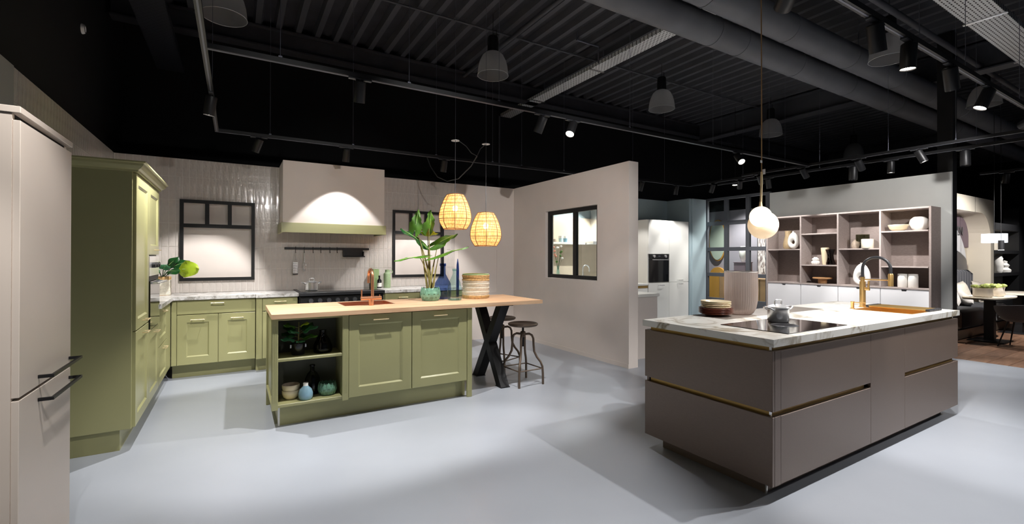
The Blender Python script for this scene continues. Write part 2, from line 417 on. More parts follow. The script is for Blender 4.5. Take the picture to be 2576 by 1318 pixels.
for c in range(ncol+1):
    x1 = 3.049-TW*c; x0 = max(x1-TW, -1.2)
    for r in range(6):
        z0, z1 = ROWS[r], ROWS[r+1]
        if x0 >= HOODX[0]+.01 and x1 <= HOODX[1]-.01:
            if z0 > HOODX[2]: continue
        cut = None
        for W in (W1, W2):
            if x1 > W[0]+.001 and x0 < W[1]-.001 and z1 > W[2]+.001 and z0 < W[3]-.001: cut = W
        if not cut: put_tile(x0, x1, z0, z1, wb); continue
        if x0 < cut[0]: put_tile(x0, cut[0], z0, z1, wb)
        if x1 > cut[1]: put_tile(cut[1], x1, z0, z1, wb)
        a, b = max(x0, cut[0]), min(x1, cut[1])
        if z0 < cut[2]: put_tile(a, b, z0, cut[2], wb)
        if z1 > cut[3]: put_tile(a, b, cut[3], z1, wb)
# --- left wall: tiles end at Y 4.09, plain paint nearer the camera
wl = sbox('wall_left', 'grout', -1.32, -1.209, 4.09, 6.908, 0, HW-.002)
sbox('wall_left_plain', 'wall_grey', -1.32, -1.2, -4, 4.09, 0, HW)
y = 6.899
while y > 4.1:
    y0 = max(y-TW, 4.09)
    for r in (3, 4, 5): put_tile(y0, y, ROWS[r], ROWS[r+1], wl)
    y -= TW

# --- free partition with the inside window
PX0, PX1 = 4.168, 4.325
mb = MB(); holed(mb, 4.145, 6.9, 0, HW, ((4.73, 5.94, 1.055, 2.09),), lambda m, a, b, c, d: m.box(PX0, PX1, a, b, c, d))
wp = struct(mb.build('wall_partition', 'wall_beige'))
bb = MB().box(PX0-.006, PX0, 4.145, 6.9, .0, .055).build('baseboard_partition', 'wall_beige'); struct(bb)
x0, x1 = 4.215, 4.262; f = .06
w3 = MB().box(x0, x1, 4.735, 4.735+f, 1.06, 2.085).box(x0, x1, 5.935-f, 5.935, 1.06, 2.085).box(x0, x1, 4.735+f, 5.935-f, 2.03, 2.085).box(x0, x1, 4.735+f, 5.935-f, 1.06, 1.115).build('window_3', 'black'); struct(w3)
MB().box(x0, x1, 5.24, 5.31, 1.115, 2.03).build('mullion', 'black', w3)
for a, b in ((4.795, 5.24), (5.31, 5.875)): MB().box(4.236, 4.241, a, b, 1.115, 2.03).build('pane', 'pane', w3)

# --- black hall shell, ceiling deck with its ribs, beams and column
sbox('wall_hall_left', 'black_paint', -1.55, -1.35, -5, 8.4, 0, 4.7)
sbox('wall_hall_back', 'black_paint', -1.55, 22, 8.25, 8.4, 0, 4.7)
sbox('wall_hall_right', 'black_paint', 22, 22.2, -5, 8.4, 0, 4.7)
ce = sbox('ceiling', 'deck_dark', -1.55, 22.2, -5, 8.4, 4.62, 4.72)
rme = MB().prism([(-.06, 4.62), (.06, 4.62), (.035, 4.54), (-.035, 4.54)], 'y', -5, 7.44).mesh('ceiling_rib'); rme.materials.append(M['steel_dark'])
for k in range(93): inst('ceiling_rib', rme, (-1.25+.25*k, 0, 0), ce)
def ibeam(name, ax, c, a, b, z0, z1, w_=.2, mt='black_paint'):
    q = [(c-w_/2, z0), (c+w_/2, z0), (c+w_/2, z0+.02), (c+.012, z0+.02), (c+.012, z1-.02), (c+w_/2, z1-.02), (c+w_/2, z1), (c-w_/2, z1), (c-w_/2, z1-.02), (c-.012, z1-.02), (c-.012, z0+.02), (c-w_/2, z0+.02)]
    return struct(MB().prism(q, ax, a, b).build(name, mt))
ibeam('ceiling_beam_back', 'x', 7.22, -1.3, 21.9, 4.25, 4.53, .18, 'deck_dark')
ibeam('ceiling_beam_cross', 'y', 9.45, -5, 7.1, 4.12, 4.53, .24, 'steel_dark')
ibeam('ceiling_beam_far', 'y', 15.5, -5, 7.1, 4.12, 4.53, .24, 'steel_dark')
sbox('column_steel', 'black', 8.50, 8.66, 2.335, 2.50, 0, 4.53)

# --- wall with the shelving, grid partition, blue cell
sbox('wall_shelf', 'wall_cool', 8.462, 8.6, 2.51, 4.86, 0, HW)
sbox('wall_shelf_end', 'wall_cool', 8.462, 8.498, 2.335, 2.51, 0, HW)
bw = MB().box(4.33, 8.0, 6.72, 6.84, 0, HW).box(7.87, 8.0, 6.16, 6.72, 0, HW); struct(bw.build('wall_blue', 'wall_blue'))
struct(MB().box(7.93, 8.36, 6.13, 6.6, 0, HW, bev=.004).build('column_blue', 'wall_blue'))
# ================================================================== GREEN KITCHEN
# panel front facing -Y ('y'), +X ('x') or -X ('m'); u runs along the wall, d = outwards
def fmap(face, at):
    if face == 'y': return lambda u, z, d: (u, at-d, z)
    if face == 'x': return lambda u, z, d: (at+d, u, z)
    return lambda u, z, d: (at-d, u, z)
def flat_front(u0, u1, z0, z1, face, at, t=.02, g=.0015, bev=.0015):
    f = fmap(face, at); a = f(u0+g, z0+g, 0); b = f(u1-g, z1-g, t)
    return MB().box(a[0], b[0], a[1], b[1], a[2], b[2], bev=bev)
def shaker(u0, u1, z0, z1, face, at, t=.02, fr=.085, dep=.011, ch=.012, g=.002):
    f = fmap(face, at); q = MB(); u0 += g; u1 -= g; z0 += g; z1 -= g
    def ring(i, d): return [q.bm.verts.new(f(*p, d)) for p in ((u0+i, z0+i), (u1-i, z0+i), (u1-i, z1-i), (u0+i, z1-i))]
    R = [ring(0, 0), ring(0, t-.0015), ring(.0015, t), ring(fr, t), ring(fr+ch*.35, t-.004), ring(fr+ch, t-dep)]
    for a, b in zip(R[:-1], R[1:]):
        for k in range(4): q.bm.faces.new((a[k], a[(k+1) % 4], b[(k+1) % 4], b[k]))
    q.bm.faces.new(R[0][::-1]); q.bm.faces.new(R[-1]); return q
def bar_handle(uc, z, face, at, w_=.13, out=.032, r=.0045, mat='brass', par=None, square=False):
    f = fmap(face, at); q = MB()
    q.tube([f(uc-w_/2, z, out), f(uc+w_/2, z, out)], r, 8)
    for s_ in (-1, 1): q.tube([f(uc+s_*w_*.40, z, 0), f(uc+s_*w_*.42, z, out)], r*.9, 8)
    return q.build('handle', mat, par, 40)
def pilaster(u0, u1, z0, z1, face, at, t, par, nfl=3, zf=.06):
    f = fmap(face, at); a = f(u0, z0, 0); b = f(u1, z1, t)
    p = MB().box(a[0], b[0], a[1], b[1], z0, z1, bev=.002).build('pilaster', 'green', par)
    for k in range(nfl):
        u = u0+(u1-u0)*(k+1)/(nfl+1); a = f(u-.0032, 0, t-.004); b = f(u+.0032, 0, t+.0012)
        MB().box(a[0], b[0], a[1], b[1], z0+zf, z1-zf, bev=.001).build('flute', 'green', p)
    return p

# --- tall unit against the left wall (oven housing on its far side)
FX = -.632
t = thing('tall_cabinet', 'olive green tall cupboard with a moulded cornice beside the greige cupboard', 'cupboard', (-.9, 4.76, 0))
MB().box(-1.195, FX, 4.19, 4.215, .155, 1.985, bev=.001).build('side_panel', 'green', t)
b_ = MB(); b_.box(-1.195, FX, 4.216, 4.785, .155, 1.975); b_.box(-1.195, -1.17, 4.785, 5.36, .155, 1.975); b_.box(-1.17, FX, 4.785, 5.36, .155, .76); b_.box(-1.17, FX, 4.785, 5.36, 1.385, 1.975); b_.box(-1.17, FX, 5.335, 5.36, .76, 1.385)
b_.build('body', 'green', t)
MB().box(-1.195, -.70, 4.23, 5.35, 0, .155).build('plinth', 'green', t)
cr = [(0, 0), (.012, 0), (.016, .012), (.03, .022), (.045, .04), (.05, .055), (.062, .06), (.062, .07), (0, .07)]   # cornice profile: out, up
q = MB(); Z0 = 1.977
P1 = [[q.bm.verts.new((-1.195, 4.19-o, Z0+h)) for o, h in cr], [q.bm.verts.new((FX+.02+o, 4.19-o, Z0+h)) for o, h in cr], [q.bm.verts.new((FX+.02+o, 5.36+o, Z0+h)) for o, h in cr], [q.bm.verts.new((-1.195, 5.36+o, Z0+h)) for o, h in cr]]
for a, b in zip(P1[:-1], P1[1:]):
    for k in range(len(cr)-1): q.bm.faces.new((a[k], a[k+1], b[k+1], b[k]))
q.box(-1.195, FX+.02, 4.19, 5.36, Z0, Z0+.068); q.build('cornice', 'green', t)
for (u0, u1, z0, z1, hz) in ((4.217, 4.785, .155, .835, .79), (4.217, 4.785, .84, 1.972, .885), (4.787, 5.358, .155, .755, .715), (4.787, 5.358, 1.39, 1.972, 1.43)):
    d = shaker(u0, u1, z0, z1, 'x', FX, fr=.075).build('door', 'green', t); bar_handle((u0+u1)/2+.05, hz, 'x', FX+.02, .14, mat='brass', par=d)
t = thing('built_in_oven', 'black and steel built-in oven in the olive green tall cupboard', 'oven', (-.85, 5.07, .765))
MB().box(-1.16, FX+.004, 4.79, 5.332, .765, 1.38).build('body', 'charcoal', t)
MB().box(FX+.004, FX+.024, 4.792, 5.33, 1.21, 1.378, bev=.002).build('control_panel', 'steel', t)
MB().box(FX+.004, FX+.03, 4.792, 5.33, .768, 1.165, bev=.002).build('door', 'oven_glass', t)
MB().box(FX+.004, FX+.02, 4.80, 5.325, 1.168, 1.207).build('vent', 'black', t)
for yy in (4.92, 5.05, 5.18): MB().cyl((FX+.024, yy, 1.3), (FX+.05, yy, 1.3), .022, 16).build('knob', 'black', t, 40)
MB().box(FX+.07, FX+.09, 4.82, 5.30, 1.145, 1.16, bev=.003).box(FX+.03, FX+.075, 4.85, 4.865, 1.145, 1.16).box(FX+.03, FX+.075, 5.255, 5.27, 1.145, 1.16).build('handle', 'steel', t)

# --- low drawers on the left wall + corner
t = thing('drawer_cabinet', 'olive green two-drawer base unit between the built-in oven and the corner', 'cabinet', (-.9, 5.75, 0))
MB().box(-1.195, FX, 5.363, 6.29, .155, .885).build('body', 'green', t)
MB().box(-1.195, -.70, 5.363, 6.29, 0, .155).build('plinth', 'green', t)
for z0, z1 in ((.16, .52), (.525, .88)):
    d = shaker(5.366, 5.96, z0, z1, 'x', FX, fr=.07).build('drawer', 'green', t); bar_handle(5.70, z1-.045, 'x', FX+.02, .14, par=d)
flat_front(5.963, 6.29, .16, .88, 'x', FX, t=.018).build('filler', 'green', t)

# --- back run
BY = 6.315
def base_unit(name, label, x0, x1, fronts, by=BY, body=True):
    t = thing(name, label, 'cabinet', ((x0+x1)/2, 6.6, 0))
    MB().box(x0, x1, by, 6.9, .155, .885).build('body', 'green', t)
    MB().box(x0, x1, by+.11, 6.9, 0, .155).build('plinth', 'green', t)
    for kind, u0, u1, z0, z1, hz in fronts:
        d = (shaker(u0, u1, z0, z1, 'y', by) if kind == 'door' else flat_front(u0, u1, z0, z1, 'y', by)).build(kind, 'green', t)
        if hz: bar_handle((u0+u1)/2, hz, 'y', by-.02, .13, par=d)
    return t
base_unit('base_cabinet', 'olive green base unit with one wide drawer over two doors under the left window', -.610, .205,
    (('filler', -.610, -.56, .16, .88, 0), ('drawer', -.558, .205, .725, .88, .845), ('door', -.558, -.172, .16, .72, .665), ('door', -.168, .205, .16, .72, .665)))
t = base_unit('base_cabinet', 'narrow olive green base unit with a fluted post left of the range', .21, .66,
    (('drawer', .275, .655, .725, .88, .835), ('door', .275, .655, .16, .72, 0)), by=6.26)
pilaster(.21, .272, .16, .885, 'y', 6.26, .024, t)
t = base_unit('base_cabinet', 'olive green base unit right of the range behind the copper tap', 1.72, 2.3,
    (('drawer', 1.735, 2.225, .725, .88, .82), ('door', 1.735, 2.225, .16, .72, 0)), by=6.26)
pilaster(2.23, 2.298, .16, .885, 'y', 6.26, .024, t)
base_unit('base_cabinet', 'olive green base unit below the right window behind the blue bottle', 2.305, 3.04,
    (('drawer', 2.31, 2.67, .725, .88, .82), ('drawer', 2.675, 3.035, .725, .88, .82), ('door', 2.31, 2.67, .16, .72, 0), ('door', 2.675, 3.035, .16, .72, 0)))
wt = MB(); wt.prism([(-1.19, 5.363), (-.59, 5.363), (-.59, 6.27), (.207, 6.27), (.207, 6.215), (.668, 6.215), (.668, 6.898), (-1.19, 6.898)], 'z', .887, .925)
tag(wt.build('worktop', 'quartz'), 'pale grey stone L-shaped worktop over the olive green corner units', 'worktop')
wt = MB(); wt.prism([(1.712, 6.215), (2.3, 6.215), (2.3, 6.27), (3.045, 6.27), (3.045, 6.898), (1.712, 6.898)], 'z', .887, .925)
tag(wt.build('worktop', 'quartz'), 'pale grey stone worktop right of the black range', 'worktop')

# --- black range cooker
t = thing('range_cooker', 'wide black range cooker with round knobs under the hood', 'cooker', (1.19, 6.5, 0))
MB().box(.672, 1.708, 6.23, 6.88, .1, .893).build('body', 'charcoal', t)
MB().box(.68, 1.70, 6.19, 6.23, .70, .885, bev=.004).build('control_panel', 'black', t)
h = MB().box(.672, 1.708, 6.14, 6.89, .893, .932, bev=.003).build('hob', 'charcoal', t)
MB().box(.70, 1.68, 6.27, 6.86, .932, .936).build('glass', 'black_gloss', h)
for k in range(6): MB().cyl((.80+.105*k, 6.19, .828), (.80+.105*k, 6.155, .828), .03, 18, .027).build('knob', 'knob', t, 40)
MB().cyl((1.60, 6.19, .828), (1.60, 6.155, .828), .03, 18, .027).build('knob', 'knob', t, 40)
MB().box(1.40, 1.50, 6.186, 6.19, .80, .86).build('display', 'black_gloss', t)
for a, b in ((.70, 1.17), (1.21, 1.68)):
    d = MB().box(a, b, 6.2, 6.23, .16, .69, bev=.004).build('oven_door', 'oven_glass', t)
    MB().cyl((a+.04, 6.15, .65), (b-.04, 6.15, .65), .011, 10).cyl((a+.07, 6.2, .65), (a+.07, 6.15, .65), .008, 8).cyl((b-.07, 6.2, .65), (b-.07, 6.15, .65), .008, 8).build('handle', 'steel', d, 40)
MB().box(.69, 1.69, 6.27, 6.8, 0, .1).build('plinth', 'black', t)

# --- chimney hood
t = thing('cooker_hood', 'boxy plastered cooker hood with an olive green lower band', 'hood', (1.12, 6.62, 1.675))
MB().box(.497, 1.752, 6.345, 6.898, 1.80, 2.572).build('body', 'wall_beige', t)
bd = MB(); bd.box(.478, 1.772, 6.33, 6.355, 1.677, 1.80, bev=.002); bd.box(.478, .50, 6.355, 6.898, 1.677, 1.80); bd.box(1.75, 1.772, 6.355, 6.898, 1.677, 1.80); bd.build('band', 'green', t)
MB().box(.50, 1.75, 6.355, 6.898, 1.72, 1.80).build('filter', 'charcoal', t)

# --- greige tall cupboard in the left foreground
t = thing('tall_cupboard', 'greige matt tall cupboard with two black handles in the left foreground', 'cupboard', (-.9, 2.47, 0))
GX = -.645
MB().box(-1.19, GX, 2.185, 2.205, .1, 1.855).box(-1.19, GX, 2.735, 2.755, .1, 1.855).box(-1.19, GX-.01, 2.205, 2.735, .1, 1.84).build('body', 'greige', t)
MB().box(-1.19, GX+.022, 2.18, 2.76, 1.857, 1.88, bev=.0015).build('top_panel', 'greige', t)
MB().box(GX-.01, GX-.002, 2.2, 2.745, 1.835, 1.857).build('shadow_gap', 'gap', t)
MB().box(-1.19, -.70, 2.19, 2.75, 0, .1).build('plinth', 'greige', t)
for z0, z1, hz in ((.105, .888, .845), (.896, 1.835, .93)):
    d = flat_front(2.187, 2.753, z0, z1, 'x', GX, t=.02, g=.001).build('door', 'greige', t)
    q = MB(); f = fmap('x', GX+.02); q.box(*sorted((f(0, 0, .034)[0], f(0, 0, .044)[0])), 2.36, 2.735, hz-.006, hz+.006, bev=.001)
    for u in (2.36, 2.725): q.box(f(0, 0, 0)[0], f(0, 0, .036)[0], u, u+.01, hz-.006, hz+.006)
    q.build('handle', 'black_metal', d)

# --- green island
t = thing('kitchen_island', 'olive green kitchen island with open shelves and two panelled doors', 'island', (1.12, 4.5, 0))
IY = 4.135; Z1 = .878
c = MB(); c.box(.262, .84, 4.44, 4.88, .165, Z1); c.box(.84, 1.36, 4.465, 4.88, .165, .725); c.box(1.36, 1.98, 4.44, 4.88, .165, Z1); c.box(.785, 1.36, IY, 4.465, .165, Z1); c.box(1.36, 1.98, IY, 4.44, .165, Z1); c.box(.285, .785, IY+.005, 4.44, Z1-.02, Z1); c.build('carcass', 'green', t)
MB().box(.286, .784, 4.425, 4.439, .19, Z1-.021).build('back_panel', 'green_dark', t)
MB().box(.285, .784, IY-.015, 4.424, .165, .188, bev=.002).build('shelf', 'green', t)
MB().box(.285, .784, IY-.01, 4.424, .53, .552, bev=.002).build('shelf', 'green', t)
MB().box(.266, .2615+.02, IY+.001, 4.83, .19, Z1-.001).build('side_panel', 'green', t); MB().box(.247, .283, 4.83, 4.88, 0, Z1, bev=.002).build('post', 'green', t); MB().box(.247, .283, IY+.001, 4.83, .165, .188).build('end_rail', 'green', t); MB().box(.298, .312, IY+.058, IY+.066, 0, .16).build('plinth_corner', 'white_lac', t)
MB().box(.30, 1.965, IY+.06, 4.82, 0, .163).build('plinth', 'green', t)
pilaster(.247, .293, .15, Z1, 'y', IY, .026, t)
pilaster(.782, .832, .15, Z1, 'y', IY, .026, t)
pilaster(1.955, 2.005, .0, Z1, 'y', IY, .026, t)
for u0, u1 in ((.834, 1.392), (1.395, 1.952)):
    d = shaker(u0, u1, .165, .873, 'y', IY, t=.022, fr=.08, dep=.012, ch=.013).build('door', 'green', t); bar_handle((u0+u1)/2-.01, .825, 'y', IY-.022, .135, par=d)
# oak top with a cut-out for the sink
SX0, SX1, SY0, SY1 = .87, 1.345, 4.475, 4.86
wt = MB()
for a in ((.243, SX0, 4.075, 4.93), (SX1, 2.825, 4.075, 4.93), (SX0, SX1, 4.075, SY0), (SX0, SX1, SY1, 4.93)): wt.box(a[0], a[1], a[2], a[3], .880, .917)
tag(wt.build('worktop', 'oak'), 'light oak island worktop reaching out as a bar over an X-shaped leg', 'worktop')
t = thing('sink', 'square copper sink sunk into the oak worktop', 'sink', (1.107, 4.667, .73))
q = MB(); q.box(SX0+.002, SX1-.002, SY0+.002, SY1-.002, .73, .738)
for a in ((SX0+.002, SX0+.01, SY0+.002, SY1-.002), (SX1-.01, SX1-.002, SY0+.002, SY1-.002), (SX0+.01, SX1-.01, SY0+.002, SY0+.01), (SX0+.01, SX1-.01, SY1-.01, SY1-.002)): q.box(*a, .738, .9175)
q.build('basin', 'copper', t); MB().cyl((1.107, 4.667, .738), (1.107, 4.667, .742), .04, 20).build('drain', 'copper_dark', t, 40)
t = thing('tap', 'polished copper tap with a swan neck and side lever on the oak worktop', 'tap', (1.10, 4.425, .917))
bx, by_ = 1.10, 4.425
MB().cyl((bx, by_, .917), (bx, by_, .975), .024, 20).build('base', 'copper', t, 40)
MB().cyl((bx-.095, by_, .985), (bx+.095, by_, .985), .0185, 18).build('valve_body', 'copper', t, 40)
MB().tube([(bx+.012, by_, .985), (bx+.012, by_, 1.18)] + arc((bx+.012, by_+.075, 1.18), .075, PI, 0, 12, ('y', 'z')) + [(bx+.012, by_+.15, 1.12)], .0135, 12).build('spout', 'copper', t, 50)
MB().cyl((bx-.088, by_, .99), (bx-.088, by_, 1.07), .006, 10).build('lever', 'copper', t, 40)
MB().cyl((bx+.08, by_, .99), (bx+.08, by_, 1.015), .004, 8).build('pin', 'copper', t, 40)

# --- X leg under the bar
t = thing('cross_leg', 'black steel X-shaped table leg under the end of the oak bar', 'table leg', (2.44, 4.53, 0))
def xbar(ya, yb, z0, z1, x0, x1, wd):
    q = MB(); q.hexa([(x0, ya-wd, z0), (x1, ya-wd, z0), (x1, ya+wd, z0), (x0, ya+wd, z0), (x0, yb-wd, z1), (x1, yb-wd, z1), (x1, yb+wd, z1), (x0, yb+wd, z1)]); return q
xbar(4.26, 4.82, .008, .865, 2.39, 2.49, .055).build('bar', 'black_metal', t)
xbar(4.82, 4.26, .008, .865, 2.389, 2.491, .054).build('bar', 'black_metal', t)
MB().box(2.375, 2.505, 4.15, 4.90, .865, .8795, bev=.002).build('top_plate', 'black_metal', t)
for yy in (4.26, 4.82): MB().box(2.385, 2.495, yy-.062, yy+.062, 0, .008).build('foot', 'black_metal', t)

# --- industrial stools
t = thing('bar_stool', 'bronze metal bar stool with splayed legs, nearer of the two', 'stool', (2.70, 4.27, 0), 'bronze bar stools')
sx, sy = 2.70, 4.27
MB().lathe([(0, .647), (.10, .643), (.135, .649), (.155, .657), (.165, .651), (.163, .637), (.15, .627), (.06, .619), (0, .619)], (sx, sy, 0), 32).build('seat', 'bronze', t, 60)
MB().cyl((sx, sy, .40), (sx, sy, .62), .012, 12).build('screw', 'black_metal', t, 40)
MB().lathe([(.012, .50), (.03, .51), (.03, .56), (.012, .57)], (sx, sy, 0), 16).build('collar', 'bronze', t, 50)
for k in range(4):
    a = PI/4 + k*PI/2 + .05; ca, sa = math.cos(a), math.sin(a)
    pts = [(.02, .535), (.07, .54), (.10, .525), (.115, .49), (.118, .42), (.125, .35), (.155, .29), (.195, .24), (.215, .19), (.22, .12), (.222, 0)]
    MB().tube([(sx+r*ca, sy+r*sa, z) for r, z in pts], .0125, 10).build('leg', 'bronze', t, 50)
for k in range(4):
    a = PI/4 + k*PI/2 + .05; b = a+PI/2
    MB().tube([(sx+.215*math.cos(a), sy+.215*math.sin(a), .17), (sx+.215*math.cos(b), sy+.215*math.sin(b), .17)], .007, 8).build('stretcher', 'bronze', t, 50)
copy_tree(t, (2.75, 4.82, 0), .35, label='bronze metal bar stool standing behind the nearer one at the bar')
# ================================================================== THINGS ON AND AROUND THE GREEN KITCHEN
def cook_pot(label, x, y, z, r, h, rot=0):
    t = thing('cooking_pot', label, 'pot', (0, 0, 0))
    MB().lathe([(0, 0), (r*.93, 0), (r, .006), (r, h), (r+.004, h+.002), (r+.004, h+.005), (r-.003, h+.005), (r-.004, .008), (0, .008)], (0, 0, 0), 36).build('body', 'steel', t, 40)
    l = MB().lathe([(r+.003, h+.006), (r+.001, h+.011), (r*.6, h+.022), (r*.25, h+.027), (0, h+.028), (0, h+.02), (r*.9, h+.007)], (0, 0, 0), 32).build('lid', 'steel', t, 40)
    MB().tube([(-.028, 0, h+.022), (-.03, 0, h+.045), (-.024, 0, h+.056), (.024, 0, h+.056), (.03, 0, h+.045), (.028, 0, h+.022)], .005, 10).build('lid_handle', 'chrome', l, 50)
    for s_ in (-1, 1):
        MB().tube([(s_*(r-.002), -.03, h-.012), (s_*(r+.035), -.026, h+.006), (s_*(r+.05), 0, h+.01), (s_*(r+.035), .026, h+.006), (s_*(r-.002), .03, h-.012)], .0052, 10).build('handle', 'chrome', t, 50)
    t.location = (x, y, z); t.rotation_euler = (0, 0, rot); return t
cook_pot('shiny steel lidded pot on the black range', .85, 6.50, .9365, .077, .10, .15)

# utensil rail on the tiles
t = thing('utensil_rail', 'black wall rail with hooks and a roll holder under the hood', 'rail', (1.12, 6.88, 1.37))
MB().box(.56, 1.675, 6.872, 6.888, 1.472, 1.502, bev=.002).build('bar', 'black_metal', t)
for xx in (.62, 1.12, 1.62): MB().box(xx-.01, xx+.01, 6.888, 6.90, 1.476, 1.498).build('bracket', 'black_metal', t)
for xx in (.696, .803, .914, 1.015, 1.134, 1.23): MB().tube([(xx, 6.88, 1.508), (xx, 6.868, 1.506), (xx, 6.866, 1.46), (xx, 6.864, 1.435), (xx, 6.855, 1.428), (xx, 6.848, 1.436)], .004, 8).build('hook', 'black_metal', t, 50)
rh = MB().box(1.305, 1.585, 6.862, 6.87, 1.385, 1.50, bev=.002).box(1.305, 1.315, 6.79, 6.862, 1.375, 1.45).box(1.575, 1.585, 6.79, 6.862, 1.375, 1.45).build('roll_holder', 'black_metal', t)
MB().cyl((1.30, 6.80, 1.378), (1.60, 6.80, 1.378), .009, 12).build('roll_bar', 'black_metal', rh, 40)
t = thing('grater', 'steel hand grater hanging from the black utensil rail', 'grater', (.692, 6.85, 1.14))
g = MB().box(.664, .72, 6.848, 6.851, 1.145, 1.30, bev=.001).build('blade', 'steel', t)
for i in range(6):
    for j in range(3): MB().cyl((.675+.017*j, 6.848, 1.165+.022*i), (.675+.017*j, 6.844, 1.168+.022*i), .005, 6).build('tooth', 'chrome', g)
MB().tube([(.66, 6.85, 1.15), (.662, 6.85, 1.31), (.684, 6.85, 1.34), (.69, 6.85, 1.43), (.70, 6.85, 1.43), (.706, 6.85, 1.34), (.724, 6.85, 1.31), (.724, 6.85, 1.15)], .003, 8).build('frame', 'chrome', t, 50)
MB().box(.66, .725, 6.846, 6.854, 1.135, 1.148).build('foot', 'black', t)
t = thing('whisk', 'steel balloon whisk hanging from the black utensil rail', 'whisk', (.803, 6.85, 1.17))
MB().cyl((.803, 6.85, 1.30), (.803, 6.85, 1.42), .007, 10).tube([(.803+.01*math.cos(a), 6.85, 1.43+.01*math.sin(a)) for a in [k*PI/5 for k in range(10)]], .002, 6, closed=True).build('handle', 'steel', t, 40)
for k in range(4):
    a = k*PI/4
    MB().tube([(.803, 6.85, 1.30)]+[(.803+.026*math.sin(q_)*math.cos(a)*s_, 6.85+.022*math.sin(q_)*math.sin(a)*s_, 1.30-.13*(i/8 if s_ > 0 else 1-i/8)) for s_ in (1, -1) for i in range(1, 9) for q_ in [PI*(i/8)**.7*.9 if s_ > 0 else PI*(1-i/8)**.7*.9]], .0013, 5).build('wire_loop', 'chrome', t, 60)
# by the range: box, bottle, jug
t = thing('storage_box', 'upright pale green box at the back of the worktop right of the range', 'box', (1.62, 6.8, .925))
MB().box(1.713+.0, 1.80, 6.78, 6.86, .9255, 1.19, bev=.003).build('body', 'sage_box', t); MB().box(1.712, 1.801, 6.779, 6.861, 1.192, 1.196).build('lid', 'sage_box', t)
t = thing('bottle', 'dark bottle with a white label behind the copper tap', 'bottle', (1.775, 6.68, .925))
MB().lathe([(0, 0), (.03, 0), (.032, .005), (.032, .11), (.012, .135), (.012, .16), (0, .16)], (1.775, 6.68, .9255), 20).build('body', 'bottle_black', t, 50)
MB().lathe([(.0325, .02), (.0328, .02), (.0328, .075), (.0325, .075)], (1.775, 6.68, .9255), 20).build('label', 'paper', t, 50)
MB().cyl((1.775, 6.68, 1.085), (1.775, 6.68, 1.105), .013, 12).build('cap', 'black', t, 40)
t = thing('jug', 'pale green ceramic jug with a ring handle on the stone worktop', 'jug', (1.90, 6.72, .925))
MB().lathe([(0, 0), (.047, 0), (.05, .006), (.05, .20), (.046, .212), (.03, .225), (.03, .26), (.034, .262), (.026, .262), (.024, .226), (.044, .2), (.044, .01), (0, .01)], (1.90, 6.72, .9255), 28).build('body', 'sage_cer', t, 40)
MB().tube([(1.953+.024*math.cos(a), 6.72, 1.155+.024*math.sin(a)) for a in [k*PI/8 for k in range(16)]], .006, 8, closed=True).build('handle', 'sage_cer', t, 60)

# leaves
def leaf_blade(base, tip, width, droop=.0, normal=(0, 0, 1), wav=0, heart=0, nu=10, nv=4, fold=.12, shape=None):
    B, T_ = Vector(base), Vector(tip); ax = T_-B; L = ax.length; ax.normalize(); N = Vector(normal); N = (N-ax*N.dot(ax)).normalized(); S = ax.cross(N)
    def fn(u, v):
        s_ = (v-.5)*2; prof = shape(u) if shape else (math.sin(PI*min(1, u**.62))**.9)
        wd = width*prof*(1 + wav*math.sin(u*26)*abs(s_)); back = -heart*L*abs(s_)*max(0, 1-u*3.2)
        return B + ax*(u*L+back) + S*(s_*wd) + N*(-droop*u*u*L - fold*wd*(1-abs(s_))*-1 + .012*width/.05*math.sin(u*9+s_*3)*abs(s_))
    return MB().grid(fn, nu, nv)
def add_leaf(t, base, tip, width, mat='leaf', **k):
    q = leaf_blade(base, tip, width, **k); bm = q.bm
    bmesh.ops.recalc_face_normals(bm, faces=bm.faces); bmesh.ops.solidify(bm, geom=bm.faces[:], thickness=.0012)
    l = q.build('leaf', mat, t, 60)
    return l
def vein(l, base, tip, width, n, normal, mat='leaf_vein', droop=0, fold=.12, r=.0022):
    B, T_ = Vector(base), Vector(tip); ax = (T_-B); L = ax.length; ax.normalize(); N = Vector(normal); N = (N-ax*N.dot(ax)).normalized(); S = ax.cross(N); q = MB()
    q.tube([B+ax*(L*u)+N*(-droop*u*u*L+fold*width*math.sin(PI*min(1, u**.62))**.9+.001) for u in (0, .3, .6, .9)], [r, r, r*.8, r*.3], 5)
    return q.build('midrib', mat, l, 60)

